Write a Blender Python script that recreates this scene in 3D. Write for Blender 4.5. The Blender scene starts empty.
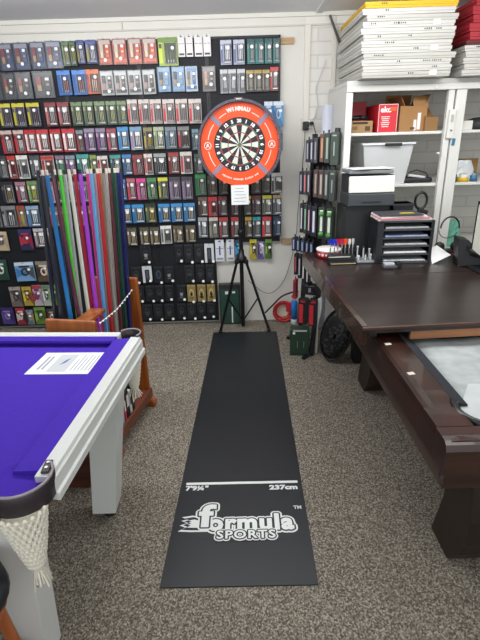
import bpy, bmesh, math, random
from mathutils import Vector, Matrix, Euler
random.seed(7)
SC = bpy.context.scene
COL = SC.collection

# ---------------------------------------------------------------- camera
FOC, PITCH, ROLL, CAMH = 465.0, math.radians(21.7), math.radians(1.7), 1.79
fw = Vector((0, math.cos(PITCH), -math.sin(PITCH)))
up0 = Vector((0, math.sin(PITCH), math.cos(PITCH)))
rt0 = Vector((1, 0, 0))
RT = rt0 * math.cos(ROLL) - up0 * math.sin(ROLL)
UP = rt0 * math.sin(ROLL) + up0 * math.cos(ROLL)
cd = bpy.data.cameras.new('camera')
cam = bpy.data.objects.new('camera', cd)
COL.objects.link(cam)
M3 = Matrix((RT, UP, -fw)).transposed()
cam.matrix_world = Matrix.Translation((0, 0, CAMH)) @ M3.to_4x4()
cd.sensor_fit = 'VERTICAL'
cd.sensor_height = 32.0
cd.lens = FOC / 640.0 * 32.0
cd.clip_start = 0.05
SC.camera = cam

# ---------------------------------------------------------------- light
SC.view_settings.view_transform = 'Standard'
SC.view_settings.look = 'None'
SC.view_settings.gamma = 1.0
SC.view_settings.use_curve_mapping = False
SC.view_settings.exposure = 0.0
w = bpy.data.worlds.new('world')
SC.world = w
w.use_nodes = True
w.node_tree.nodes['Background'].inputs['Color'].default_value = (0.93, 0.96, 1.0, 1)
w.node_tree.nodes['Background'].inputs['Strength'].default_value = 0.42


def area(name, loc, target, sx, sy, power, col):
    l = bpy.data.lights.new(name, 'AREA')
    l.shape = 'RECTANGLE'
    l.size, l.size_y, l.energy, l.color = sx, sy, power, col
    o = bpy.data.objects.new(name, l)
    COL.objects.link(o)
    o.location = loc
    d = Vector(target) - Vector(loc)
    o.rotation_euler = d.to_track_quat('-Z', 'Y').to_euler()
    return o


area('ceiling_tube_light', (-0.6, 0.4, 2.62), (-0.6, 0.4, 0), 0.4, 1.6, 11, (1, .985, .95))
area('ceiling_tube_light', (1.5, 0.6, 2.62), (1.5, 0.6, 0), 0.4, 1.6, 13, (1, .985, .95))
area('ceiling_tube_light', (-1.0, 2.7, 2.56), (-.9, 3.6, 0.6), 2.2, 0.3, 29, (1, .99, .97))
area('ceiling_tube_light', (1.6, 2.5, 2.56), (1.6, 3.2, 0.6), 1.8, 0.3, 23, (1, .99, .97))
area('ceiling_fill_uplight', (-0.5, 2.75, 2.44), (-0.5, 3.3, 4), 3.6, 0.3, 46, (.97, .98, 1))  # unseen upward fill without a fixture, added to brighten ceiling and upper wall
area('unseen_rear_daylight', (2.0, -2.4, 1.9), (1.4, 4.4, 1.2), 2.4, 1.6, 34, (.97, .99, 1.0))  # extra daylight area added to lift the shelf's brick back; no known window
area('unseen_rear_daylight', (-1.2, -2.4, 1.9), (0.1, 4.4, 1.5), 3.4, 1.6, 34, (.97, .99, 1.0))


# ---------------------------------------------------------------- helpers
def at(px, py, Y):
    d = fw * FOC + RT * (px - 240) - UP * (py - 320)
    t = Y / d.y
    return Vector((d.x * t, Y, CAMH + d.z * t))


def atz(px, py, Z):
    d = fw * FOC + RT * (px - 240) - UP * (py - 320)
    t = (Z - CAMH) / d.z
    return Vector((d.x * t, d.y * t, Z))


def lin(c):
    if isinstance(c, str):
        c = tuple(int(c[i:i + 2], 16) / 255 for i in (0, 2, 4))
    return tuple((x / 12.92 if x <= .04045 else ((x + .055) / 1.055) ** 2.4) for x in c) + (1,)


MATS = {}


def mat(hexc, rough=.55, metal=0., spec=.5, noise=0., nscale=20., bump=0., bscale=60., coat=0., alpha=1., trans=0., key=None):
    k = key or (hexc, rough, metal, spec, noise, nscale, bump, bscale, coat, alpha, trans)
    if k in MATS:
        return MATS[k]
    m = bpy.data.materials.new('mat_' + hexc)
    m.use_nodes = True
    nt = m.node_tree
    b = nt.nodes['Principled BSDF']
    c = lin(hexc)
    b.inputs['Base Color'].default_value = c
    b.inputs['Roughness'].default_value = rough
    b.inputs['Metallic'].default_value = metal
    b.inputs['Specular IOR Level'].default_value = spec
    b.inputs['Coat Weight'].default_value = coat
    b.inputs['Alpha'].default_value = alpha
    b.inputs['Transmission Weight'].default_value = trans
    if noise or bump:
        tc = nt.nodes.new('ShaderNodeTexCoord')
    if noise:
        n = nt.nodes.new('ShaderNodeTexNoise')
        n.inputs['Scale'].default_value = nscale
        n.inputs['Detail'].default_value = 5
        nt.links.new(tc.outputs['Object'], n.inputs['Vector'])
        r = nt.nodes.new('ShaderNodeValToRGB')
        r.color_ramp.elements[0].position = .3
        r.color_ramp.elements[1].position = .7
        r.color_ramp.elements[0].color = tuple(x * (1 - noise) for x in c[:3]) + (1,)
        r.color_ramp.elements[1].color = tuple(min(1, x * (1 + noise)) for x in c[:3]) + (1,)
        nt.links.new(n.outputs['Fac'], r.inputs['Fac'])
        nt.links.new(r.outputs['Color'], b.inputs['Base Color'])
    if bump:
        n2 = nt.nodes.new('ShaderNodeTexNoise')
        n2.inputs['Scale'].default_value = bscale
        nt.links.new(tc.outputs['Object'], n2.inputs['Vector'])
        bp = nt.nodes.new('ShaderNodeBump')
        bp.inputs['Strength'].default_value = bump
        bp.inputs['Distance'].default_value = .01
        nt.links.new(n2.outputs['Fac'], bp.inputs['Height'])
        nt.links.new(bp.outputs['Normal'], b.inputs['Normal'])
    MATS[k] = m
    return m


def wood(dark, light, scale=6, rough=.35, axis='Y', coat=0., key=None):
    k = ('wood', dark, light, scale, rough, axis, coat)
    if k in MATS:
        return MATS[k]
    m = bpy.data.materials.new('wood_' + dark)
    m.use_nodes = True
    nt = m.node_tree
    b = nt.nodes['Principled BSDF']
    tc = nt.nodes.new('ShaderNodeTexCoord')
    mp = nt.nodes.new('ShaderNodeMapping')
    s = [scale * 5] * 3
    s['XYZ'.index(axis)] = scale * .5
    mp.inputs['Scale'].default_value = s
    n = nt.nodes.new('ShaderNodeTexNoise')
    n.inputs['Scale'].default_value = 1.
    n.inputs['Detail'].default_value = 6
    r = nt.nodes.new('ShaderNodeValToRGB')
    r.color_ramp.elements[0].position = .32
    r.color_ramp.elements[1].position = .68
    r.color_ramp.elements[0].color = lin(dark)
    r.color_ramp.elements[1].color = lin(light)
    nt.links.new(tc.outputs['Object'], mp.inputs['Vector'])
    nt.links.new(mp.outputs['Vector'], n.inputs['Vector'])
    nt.links.new(n.outputs['Fac'], r.inputs['Fac'])
    nt.links.new(r.outputs['Color'], b.inputs['Base Color'])
    b.inputs['Roughness'].default_value = rough
    b.inputs['Coat Weight'].default_value = coat
    MATS[k] = m
    return m


class MB:
    def __init__(self):
        self.v, self.f, self.mi, self.mats, self.sm = [], [], [], [], []

    def _m(self, m):
        if m not in self.mats:
            self.mats.append(m)
        return self.mats.index(m)

    def add(self, vs, fs, m, smooth=False):
        o = len(self.v)
        self.v += [tuple(x) for x in vs]
        i = self._m(m)
        for f in fs:
            self.f.append(tuple(a + o for a in f))
            self.mi.append(i)
            self.sm.append(smooth)
        return self

    def box(self, c, s, m, rot=None, bev=0.):
        hx, hy, hz = s[0] / 2, s[1] / 2, s[2] / 2
        c = Vector(c)
        R = Matrix.Identity(3) if rot is None else (rot if isinstance(rot, Matrix) else Euler(rot).to_matrix())
        bev = min(bev, hx * .9, hy * .9, hz * .9)
        if bev <= 0:
            vs = [R @ Vector((x * hx, y * hy, z * hz)) + c for x in (-1, 1) for y in (-1, 1) for z in (-1, 1)]
            fs = [(0, 1, 3, 2), (4, 6, 7, 5), (0, 4, 5, 1), (2, 3, 7, 6), (0, 2, 6, 4), (1, 5, 7, 3)]
            return self.add(vs, fs, m)
        bm = bmesh.new()
        bmesh.ops.create_cube(bm, size=1)
        for v in bm.verts:
            v.co = Vector((v.co.x * 2 * hx, v.co.y * 2 * hy, v.co.z * 2 * hz))
        bmesh.ops.bevel(bm, geom=bm.edges[:], offset=bev, segments=2, affect='EDGES', profile=.5)
        bm.verts.index_update()
        self.add([R @ v.co + c for v in bm.verts], [[v.index for v in f.verts] for f in bm.faces], m)
        bm.free()
        return self

    def cyl(self, p0, p1, r0, m, r1=None, seg=14, caps=True, smooth=True):
        p0, p1 = Vector(p0), Vector(p1)
        r1 = r0 if r1 is None else r1
        q = (p1 - p0).to_track_quat('Z', 'Y').to_matrix()
        vs = []
        for p, r in ((p0, r0), (p1, r1)):
            for k in range(seg):
                a = 2 * math.pi * k / seg
                vs.append(p + q @ Vector((r * math.cos(a), r * math.sin(a), 0)))
        fs = [(k, (k + 1) % seg, seg + (k + 1) % seg, seg + k) for k in range(seg)]
        self.add(vs, fs, m, smooth)
        if caps:
            self.add(vs, [tuple(range(seg))[::-1], tuple(range(seg, 2 * seg))], m)
        return self

    def tube(self, pts, r, m, seg=8, closed=False, taper=None):
        pts = [Vector(p) for p in pts]
        n = len(pts)
        vs = []
        for i, p in enumerate(pts):
            a = pts[(i - 1) % n] if (closed or i > 0) else pts[0]
            b = pts[(i + 1) % n] if (closed or i < n - 1) else pts[-1]
            q = (b - a).to_track_quat('Z', 'Y').to_matrix()
            rr = r * (taper[i] if taper else 1)
            for k in range(seg):
                t = 2 * math.pi * k / seg
                vs.append(p + q @ Vector((rr * math.cos(t), rr * math.sin(t), 0)))
        fs = []
        for i in range(n if closed else n - 1):
            j = (i + 1) % n
            for k in range(seg):
                fs.append((i * seg + k, i * seg + (k + 1) % seg, j * seg + (k + 1) % seg, j * seg + k))
        self.add(vs, fs, m, True)
        if not closed:
            self.add(vs, [tuple(range(seg))[::-1], tuple(range((n - 1) * seg, n * seg))], m)
        return self

    def prism(self, poly, d, m, smooth=False):
        """poly: list of 3D points; extruded by vector d"""
        n = len(poly)
        d = Vector(d)
        vs = [Vector(p) for p in poly] + [Vector(p) + d for p in poly]
        fs = [tuple(range(n))[::-1], tuple(range(n, 2 * n))] + [(k, (k + 1) % n, n + (k + 1) % n, n + k) for k in range(n)]
        return self.add(vs, fs, m, smooth)

    def lathe(self, prof, c, m, seg=24, axis='Z'):
        c = Vector(c)
        vs = []
        for r, h in prof:
            for k in range(seg):
                a = 2 * math.pi * k / seg
                x, y = r * math.cos(a), r * math.sin(a)
                vs.append(c + (Vector((x, y, h)) if axis == 'Z' else Vector((x, h, y))))
        fs = [(i * seg + k, i * seg + (k + 1) % seg, (i + 1) * seg + (k + 1) % seg, (i + 1) * seg + k) for i in range(len(prof) - 1) for k in range(seg)]
        fs += [tuple(range(seg))[::-1], tuple(range((len(prof) - 1) * seg, len(prof) * seg))]
        return self.add(vs, fs, m, True)

    def ring(self, c, r0, r1, y0, y1, m, a0=0, a1=360, seg=64):
        """flat annulus in the xz plane, from depth y0 to y1"""
        n = max(2, int(seg * abs(a1 - a0) / 360))
        vs = []
        for i in range(n + 1):
            a = math.radians(a0 + (a1 - a0) * i / n)
            s, co = math.sin(a), math.cos(a)
            for r, y in ((r0, y0), (r1, y0), (r1, y1), (r0, y1)):
                vs.append(Vector(c) + Vector((r * s, y, r * co)))
        fs = []
        for i in range(n):
            for k in range(4):
                fs.append((i * 4 + k, i * 4 + (k + 1) % 4, i * 4 + 4 + (k + 1) % 4, i * 4 + 4 + k))
        fs += [(0, 1, 2, 3), (n * 4 + 3, n * 4 + 2, n * 4 + 1, n * 4)]
        return self.add(vs, fs, m)

    def mesh(self, name):
        me = bpy.data.meshes.new(name)
        me.from_pydata(self.v, [], self.f)
        for m in self.mats:
            me.materials.append(m)
        me.polygons.foreach_set('material_index', self.mi)
        me.polygons.foreach_set('use_smooth', self.sm)
        bm = bmesh.new()
        bm.from_mesh(me)
        bmesh.ops.recalc_face_normals(bm, faces=bm.faces[:])
        bm.to_mesh(me)
        bm.free()
        return me

    def build(self, name, parent=None, loc=(0, 0, 0), rot=(0, 0, 0), label=None):
        o = bpy.data.objects.new(name, self.mesh(name))
        COL.objects.link(o)
        o.location = loc
        o.rotation_euler = rot
        if parent:
            o.parent = parent
        if label:
            o['label'] = label
        return o


def rel(parent, o):
    """geometry of o was written in world coordinates: keep it in place under parent"""
    o.parent = parent
    o.matrix_parent_inverse = (Matrix.Translation(parent.location) @ parent.rotation_euler.to_matrix().to_4x4()).inverted()
    return o


def tag(o, label=None, cat=None, group=None, kind=None):
    if label:
        o['label'] = label
    if cat:
        o['category'] = cat
    if group:
        o['group'] = group
    if kind:
        o['kind'] = kind
    return o


def thing(name, label, cat, loc=(0, 0, 0), rz=0, group=None):
    o = bpy.data.objects.new(name, None)
    o.empty_display_size = .05
    COL.objects.link(o)
    o.location = loc
    o.rotation_euler = (0, 0, rz)
    return tag(o, label, cat, group)


def copy_tree(o, parent=None):
    c = o.copy()
    COL.objects.link(c)
    c.parent = parent
    for ch in list(o.children):
        copy_tree(ch, c)
    return c


def text_mesh(s, size, m, offset=0., extrude=.0008, sx=1., align='CENTER', spacing=1., shear=0.):
    cu = bpy.data.curves.new('txt', 'FONT')
    cu.body = s
    cu.size = size
    cu.offset = offset
    cu.extrude = extrude
    cu.align_x = align
    cu.align_y = 'CENTER'
    cu.space_character = spacing
    cu.shear = shear
    cu.resolution_u = 3
    o = bpy.data.objects.new('txt', cu)
    COL.objects.link(o)
    bpy.context.view_layer.update()
    dg = bpy.context.evaluated_depsgraph_get()
    me = bpy.data.meshes.new_from_object(o.evaluated_get(dg))
    bpy.data.objects.remove(o)
    for v in me.vertices:
        v.co.x *= sx
    me.materials.clear()
    me.materials.append(m)
    return me


def text_obj(name, me, parent, loc, rot, label=None):
    me.name = name
    o = bpy.data.objects.new(name, me)
    COL.objects.link(o)
    o.parent = parent
    o.location = loc
    o.rotation_euler = rot
    if label:
        o['label'] = label
    return o


ORD = ['first', 'second', 'third', 'fourth', 'fifth', 'sixth', 'seventh', 'eighth', 'ninth', 'tenth', 'eleventh', 'twelfth', 'thirteenth', 'fourteenth']
NUM = ['zero', 'one', 'two', 'three', 'four', 'five', 'six', 'seven', 'eight', 'nine', 'ten', 'eleven', 'twelve', 'thirteen', 'fourteen']

# common materials
BLACK = mat('17181b', .5)
BLACKM = mat('1b1c20', .38, metal=.3)
WHITE = mat('e8e8e4', .5)
OFFW = mat('d9d7cf', .55)
PAPER = mat('e6e8e6', .8)
GREY = mat('8a8d90', .5)
CHROME = mat('c9c9c9', .25, metal=1.)
DOT = mat('f4f4f2', .6)

# ---------------------------------------------------------------- the room
WY = 4.48


def carpet():
    m = bpy.data.materials.new('carpet')
    m.use_nodes = True
    nt = m.node_tree
    b = nt.nodes['Principled BSDF']
    tc = nt.nodes.new('ShaderNodeTexCoord')
    mp = nt.nodes.new('ShaderNodeMapping')
    mp.inputs['Scale'].default_value = (1.0, .8, 1)
    nt.links.new(tc.outputs['Object'], mp.inputs['Vector'])
    vo = nt.nodes.new('ShaderNodeTexVoronoi')
    vo.inputs['Scale'].default_value = 190
    nz = nt.nodes.new('ShaderNodeTexNoise')
    nz.inputs['Scale'].default_value = 120
    nz.inputs['Detail'].default_value = 3
    n2 = nt.nodes.new('ShaderNodeTexNoise')
    n2.inputs['Scale'].default_value = 2.2
    for n in (vo, nz, n2):
        nt.links.new(mp.outputs['Vector'], n.inputs['Vector'])
    r = nt.nodes.new('ShaderNodeValToRGB')
    e = r.color_ramp.elements
    e[0].position, e[0].color = .30, lin('534f48')
    e[1].position, e[1].color = .74, lin('b3ab9d')
    x = r.color_ramp.elements.new(.52)
    x.color = lin('7f776b')
    mx = nt.nodes.new('ShaderNodeMix')
    mx.data_type = 'FLOAT'
    mx.inputs[0].default_value = .42
    bw = nt.nodes.new('ShaderNodeSeparateColor')
    nt.links.new(vo.outputs['Color'], bw.inputs[0])
    nt.links.new(nz.outputs['Fac'], mx.inputs[2])
    nt.links.new(bw.outputs[0], mx.inputs[3])
    nt.links.new(mx.outputs[0], r.inputs['Fac'])
    m2 = nt.nodes.new('ShaderNodeMix')
    m2.data_type = 'RGBA'
    m2.blend_type = 'MULTIPLY'
    m2.inputs[0].default_value = .3
    nt.links.new(r.outputs['Color'], m2.inputs[6])
    nt.links.new(n2.outputs['Color'], m2.inputs[7])
    r2 = nt.nodes.new('ShaderNodeValToRGB')
    r2.color_ramp.elements[0].color = (.5, .5, .5, 1)
    nt.links.new(n2.outputs['Fac'], r2.inputs['Fac'])
    nt.links.new(r2.outputs['Color'], m2.inputs[7])
    nt.links.new(m2.outputs[2], b.inputs['Base Color'])
    b.inputs['Roughness'].default_value = .95
    b.inputs['Specular IOR Level'].default_value = .1
    bp = nt.nodes.new('ShaderNodeBump')
    bp.inputs['Strength'].default_value = .6
    bp.inputs['Distance'].default_value = .006
    nt.links.new(mx.outputs[0], bp.inputs['Height'])
    nt.links.new(bp.outputs['Normal'], b.inputs['Normal'])
    return m


def brick_paint():
    m = bpy.data.materials.new('painted_brick')
    m.use_nodes = True
    nt = m.node_tree
    b = nt.nodes['Principled BSDF']
    tc = nt.nodes.new('ShaderNodeTexCoord')
    mp = nt.nodes.new('ShaderNodeMapping')
    mp.inputs['Rotation'].default_value = (math.radians(90), 0, 0)
    br = nt.nodes.new('ShaderNodeTexBrick')
    br.inputs['Scale'].default_value = 1
    br.inputs['Brick Width'].default_value = .29
    br.inputs['Row Height'].default_value = .10
    br.inputs['Mortar Size'].default_value = .008
    br.inputs['Mortar Smooth'].default_value = .6
    br.inputs['Color1'].default_value = lin('e4e2db')
    br.inputs['Color2'].default_value = lin('dcdad3')
    br.inputs['Mortar'].default_value = lin('d0cec8')
    nt.links.new(tc.outputs['Object'], mp.inputs['Vector'])
    nt.links.new(mp.outputs['Vector'], br.inputs['Vector'])
    nt.links.new(br.outputs['Color'], b.inputs['Base Color'])
    bp = nt.nodes.new('ShaderNodeBump')
    bp.invert = True
    bp.inputs['Strength'].default_value = .35
    bp.inputs['Distance'].default_value = .004
    nt.links.new(br.outputs['Fac'], bp.inputs['Height'])
    nt.links.new(bp.outputs['Normal'], b.inputs['Normal'])
    b.inputs['Roughness'].default_value = .6
    return m


def pegboard_mat():
    m = bpy.data.materials.new('black_pegboard')
    m.use_nodes = True
    nt = m.node_tree
    b = nt.nodes['Principled BSDF']
    tc = nt.nodes.new('ShaderNodeTexCoord')
    sc = nt.nodes.new('ShaderNodeVectorMath')
    sc.operation = 'SCALE'
    sc.inputs['Scale'].default_value = 40
    fr = nt.nodes.new('ShaderNodeVectorMath')
    fr.operation = 'FRACTION'
    sb = nt.nodes.new('ShaderNodeVectorMath')
    sb.operation = 'SUBTRACT'
    sb.inputs[1].default_value = (.5, .5, .5)
    ml = nt.nodes.new('ShaderNodeVectorMath')
    ml.operation = 'MULTIPLY'
    ml.inputs[1].default_value = (1, 0, 1)
    ln = nt.nodes.new('ShaderNodeVectorMath')
    ln.operation = 'LENGTH'
    lt = nt.nodes.new('ShaderNodeMath')
    lt.operation = 'LESS_THAN'
    lt.inputs[1].default_value = .18
    mx = nt.nodes.new('ShaderNodeMix')
    mx.data_type = 'RGBA'
    mx.inputs[6].default_value = lin('1b1d23')
    mx.inputs[7].default_value = lin('050506')
    nt.links.new(tc.outputs['Object'], sc.inputs[0])
    nt.links.new(sc.outputs[0], fr.inputs[0])
    nt.links.new(fr.outputs[0], sb.inputs[0])
    nt.links.new(sb.outputs[0], ml.inputs[0])
    nt.links.new(ml.outputs[0], ln.inputs[0])
    nt.links.new(ln.outputs['Value'], lt.inputs[0])
    nt.links.new(lt.outputs[0], mx.inputs[0])
    nt.links.new(mx.outputs[2], b.inputs['Base Color'])
    b.inputs['Roughness'].default_value = .6
    b.inputs['Specular IOR Level'].default_value = .3
    return m


tag(MB().box((0, 1, -.05), (9, 7.2, .1), carpet()).build('floor'), kind='structure')
tag(MB().box((0, 1, 2.76), (9, 7.2, .1), mat('e9eaec', .7, bump=.15, bscale=3)).build('ceiling'), kind='structure')
wallm = mat('d8d6ce', .65, noise=.02, nscale=3)
wg = MB().box((-1.95, WY + .05, 1.355), (5.14, .1, 2.71), wallm)
tag(wg.build('wall_back'), kind='structure')
tag(MB().box((2.56, WY + .05, 1.355), (3.88, .1, 2.71), brick_paint()).build('wall_back_brick'), kind='structure')
tag(MB().box((0, WY - .0075, 2.62), (9, .015, .012), mat('c6c3ba', .6)).box((0, WY - .012, 2.695), (9, .024, .03), mat('dad8cf', .6)).build('trim_1'), kind='structure')
tag(MB().box((.635, WY - .009, 1.31), (.05, .018, 2.62), mat('dedad0', .6), bev=.003).build('trim_2'), kind='structure')
tag(MB().box((.86, WY - .009, 2.3), (.04, .018, .62), mat('dedad0', .6), bev=.003).build('trim_3'), kind='structure')
tag(MB().box((-.9, WY - .004, 2.655), (.006, .008, .06), mat('b9b4a6')).build('trim_4'), kind='structure')
tag(MB().box((.72, 1.9, 2.704), (.05, 5.1, .012), mat('dfe0e2', .7)).build('trim_5'), kind='structure')

# ---------------------------------------------------------------- throw mat with markings
matm = mat('1a1e22', .45, bump=.05, bscale=300, noise=.08, nscale=6)
mat_quad = [(-.377, 1.425), (.300, 1.418), (.352, 4.16), (-.262, 4.18)]
dm = thing('dart_throw_mat', 'long black rubber throw mat with white line and printed lettering on carpet', 'mat', (0, 0, 0))
g = MB()
g.prism([(x, y, .0) for x, y in mat_quad], (0, 0, .006), matm)
g.build('mat_sheet', dm)
LZ = .0068
wprint = mat('dfe3e0', .5)
bprint = mat('1b1e22', .5)
a, b_ = atz(186.4, 484, LZ), atz(297.5, 481.6, LZ)
g = MB()
dirv = (b_ - a).normalized()
nrm = Vector((-dirv.y, dirv.x, 0))
g.prism([a - nrm * .009, b_ - nrm * .009, b_ + nrm * .009, a + nrm * .009], (0, 0, .0006), wprint)
g.build('throw_line', dm, label='white printed throw line')
ang = math.atan2(dirv.y, dirv.x)
text_obj('lettering', text_mesh('7\'9¼"', .045, wprint, offset=.0022, sx=1.15, align='LEFT', extrude=.0003), dm, atz(185.8, 488.6, LZ), (0, 0, ang), 'small white imperial distance lettering')
text_obj('lettering', text_mesh('237cm', .045, wprint, offset=.0022, sx=1.25, align='RIGHT', extrude=.0003), dm, atz(297.5, 487, LZ), (0, 0, ang), 'small white metric distance lettering')
text_obj('lettering', text_mesh('TM', .03, wprint, offset=.001, align='CENTER', extrude=.0003), dm, atz(297.5, 507.3, LZ), (0, 0, ang))


def logo_text(s, size, c, px, sxx, offs, sp=1., base=0):
    for k, (of, mm) in enumerate(offs):
        fat = .0065 if size > .1 else .0018
        me = text_mesh(s, size, mm, offset=fat, sx=sxx, extrude=.0002, spacing=sp)
        rr = of - fat
        if rr > .001:
            vs = [v.co.copy() for v in me.vertices]
            ps = [tuple(p.vertices) for p in me.polygons]
            g = MB()
            for q in range(14):
                a = 2 * math.pi * q / 14
                g.add([v + Vector((rr * math.cos(a), rr * math.sin(a), q * .00006)) for v in vs], ps, mm)
            g.add(vs, ps, mm)
            me = g.mesh('logo_lettering')
        text_obj('logo_lettering', me, dm, c + Vector((0, 0, base + k * .0012)), (0, 0, ang))


OUT = [(.023, wprint), (.0145, bprint), (.0065, wprint)]
c_or = atz(250, 523, LZ)
logo_text('ormula', .135, c_or + Vector((.003, .0, 0)), 0, .97, OUT, sp=1.13)
logo_text('f', .20, atz(206, 517.5, LZ), 0, 1.25, OUT, base=.002)
c_sp = atz(246, 535.5, LZ)
logo_text('SPORTS', .066, c_sp, 0, 1.12, [(.0145, wprint), (.0085, bprint), (.0018, wprint)], sp=1.15, base=.004)
# the jagged streak at the left of the big letter
g = MB()
o0 = atz(196, 524, LZ)
ex, ey = dirv, nrm
for dz, sc_, mm in ((0.0, 1.0, wprint), (.0006, .80, bprint), (.0012, .5, wprint)):
    pts = [(-.075, .045), (-.02, .055), (.06, .03), (.06, -.05), (-.02, -.05), (-.085, -.045), (-.05, -.022), (-.08, -.008), (-.045, .006), (-.075, .022), (-.045, .03)]
    g.prism([o0 + ex * (x * sc_) + ey * (y * sc_) + Vector((0, 0, dz)) for x, y in pts], (0, 0, .0005), mm)
g.build('logo_streak', dm)

# ---------------------------------------------------------------- black pegboard panels
pegm = pegboard_mat()
frm = mat('101115', .5)
PY = 4.45


def pegpanel(name, x0, x1, z0, z1, label):
    t = thing(name, label, 'display board', ((x0 + x1) / 2, PY, z0), 0, 'black pegboard panels on the back wall')
    g = MB().box((0, 0, (z1 - z0) / 2), (x1 - x0, .02, z1 - z0), pegm)
    g.build('board', t)
    for s in (-1, 1):
        MB().box((s * ((x1 - x0) / 2 - .008), -.013, (z1 - z0) / 2), (.016, .008, z1 - z0), frm).build('edge_strip', t)
    g = MB().box((0, -.013, z1 - z0 - .008), (x1 - x0, .008, .016), frm)
    g.build('top_strip', t)
    return t


ZT = 2.545
panels = [pegpanel('display_panel', -2.75, -1.43, .03, ZT, 'black pegboard panel at the far left of the back wall'),
          pegpanel('display_panel', -1.428, -.79, .03, ZT, 'black pegboard panel behind the coloured cues'),
          pegpanel('display_panel', -.788, -.215, .03, ZT, 'black pegboard panel just left of the dartboard'),
          pegpanel('display_panel', -.213, .405, .83, ZT + .005, 'black pegboard panel behind the dartboard, ending above a tan batten')]
for px, y, nm in ((284, 41, 'upper'), (284.5, 241, 'lower')):
    p = at(px + 3, y, WY - .01)
    tag(MB().box((p.x, WY - .011, p.z), (.12, .022, .05), wood('a98a64', 'c2a37c', 10, .6, 'X'), bev=.002).build('wooden_batten'),
        'short tan timber batten end sticking out beside the %s edge of the black board' % nm, 'batten', 'timber batten ends beside the board')

# ---------------------------------------------------------------- carded packages
CLEAR = mat('c8ccd2', .15, alpha=.09, spec=.8)
RIM = mat('a8acae', .2, alpha=.45)
PROTO = {}


def pkg_proto(style):
    """unit mesh set: x -.5...5, z 0..-1 (hanging), y real metres towards the viewer (-y)"""
    kind, bg, hd, pr, ac, fl = style
    if style in PROTO:
        return PROTO[style]
    M = lambda c, r=.4: mat(c, r)
    parts = {}
    g = MB()
    if kind == 'clam':
        g.box((0, .008, -.5), (.94, .004, .96), M(bg))
        g.box((0, .0055, -.14), (.8, .003, .16), M(hd))
        g.box((0, .0055, -.83), (.8, .003, .14), M(ac))
        parts['card'] = g
        g = MB()
        g.box((0, -.002, -.5), (1, .026, 1), CLEAR, bev=.01)
        parts['clear_shell'] = g
        g = MB()
        g.box((-.22, -.0, -.36), (.24, .01, .3), M(pr), bev=.003)
        g.box((-.22, -.0, -.62), (.2, .01, .22), M(fl), bev=.003)
        g.box((.2, -.0, -.46), (.26, .01, .5), M(ac), bev=.003)
        g.box((.2, -.006, -.3), (.18, .004, .1), DOT)
        g.box((.2, -.006, -.5), (.14, .004, .07), M(fl))
        parts['product'] = g
    elif kind == 'black':
        g.box((0, .006, -.5), (.96, .006, 1), M(bg))
        g.box((0, .002, -.06), (.9, .003, .09), M(hd))
        parts['card'] = g
        g = MB()
        g.ring((0, 0, -.5), .16, .26, -.004, .004, M(ac), seg=16)
        g.box((.0, .0, -.62), (.3, .008, .3), M(pr), bev=.002)
        parts['product'] = g
    elif kind == 'frame':
        g.box((0, .006, -.5), (.96, .006, 1), M(bg))
        parts['card'] = g
        g = MB()
        g.box((-.34, .0, -.55), (.24, .01, .86), M(pr), bev=.002)
        g.box((.34, .0, -.5), (.24, .01, .76), M(pr), bev=.002)
        g.box((0, .0, -.12), (.9, .01, .2), M(pr), bev=.002)
        g.box((0, .001, -.55), (.2, .006, .5), M(ac), bev=.002)
        parts['product'] = g
    elif kind == 'slim':
        g.box((0, .006, -.5), (.94, .006, 1), M(bg))
        g.box((0, .0025, -.4), (.78, .003, .02), M(ac))
        g.box((0, .0025, -.5), (.14, .003, .42), M(pr))
        g.box((0, .0025, -.88), (.7, .003, .09), M(fl))
        g.box((0, .0025, -.08), (.3, .003, .04), M(ac))
        parts['card'] = g
    else:
        g.box((0, .006, -.5), (.96, .006, 1), M(bg))
        g.box((0, .0025, -.09), (.94, .003, .16), M(hd))
        if kind == 'card':
            g.box((-.36, .0025, -.55), (.17, .003, .72), M(ac))
        if kind == 'card':
            dkc = '%02x%02x%02x' % tuple(int(int(bg[q:q + 2], 16) * .42) for q in (0, 2, 4))
            g.box((.14, .0024, -.56), (.56, .003, .72), M(dkc))
            g.box((-.37, .0005, -.3), (.13, .002, .16), M(fl))
        if kind == 'case':
            g.prism([(-.45, .001, -.3), (.1, .001, -.55), (-.45, .001, -.8)], (0, .004, 0), M(ac))
            g.prism([(.45, .001, -.25), (-.0, .001, -.45), (.45, .001, -.95)], (0, .004, 0), M(fl))
        parts['card'] = g
        g = MB()
        if kind != 'case':
            # raised clear blister rim with the darts in it
            for sx in (-.16, .42):
                g.box((sx, -.004, -.55), (.035, .014, .78), RIM)
            g.box((.13, -.004, -.17), (.58, .014, .025), RIM)
            g.box((.13, -.004, -.93), (.58, .014, .025), RIM)
            parts['blister_rim'] = g
            g = MB()
            for k in range(3):
                x = .0 + .13 * k
                g.box((x, -.003, -.60), (.055, .01, .36), M(pr, .25), bev=.003)
                g.prism([(x - .07, -.004, -.24), (x, -.004, -.2), (x + .07, -.004, -.24), (x + .05, -.004, -.4), (x - .05, -.004, -.4)], (0, .006, 0), M(fl))
                g.box((x, -.003, -.84), (.03, .008, .1), M('b9bdc2', .25))
            g.box((.12, -.002, -.9), (.6, .004, .05), M(fl))
        else:
            g.ring((.0, 0, -.5), .12, .2, -.006, .002, M(pr), seg=14)
            g.box((0, -.002, -.22), (.5, .008, .08), M(pr))
        parts['product'] = g
    g = MB()
    dx, dzz = {'clam': (.1, -.78), 'black': (.28, -.92), 'frame': (.3, -.92), 'slim': (.2, -.6)}.get(kind, (.16, -.34))
    parts['price_sticker'] = None
    meshes = {k: v.mesh(k) for k, v in parts.items() if v}
    PROTO[style] = (meshes, dx, dzz)
    return PROTO[style]


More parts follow.
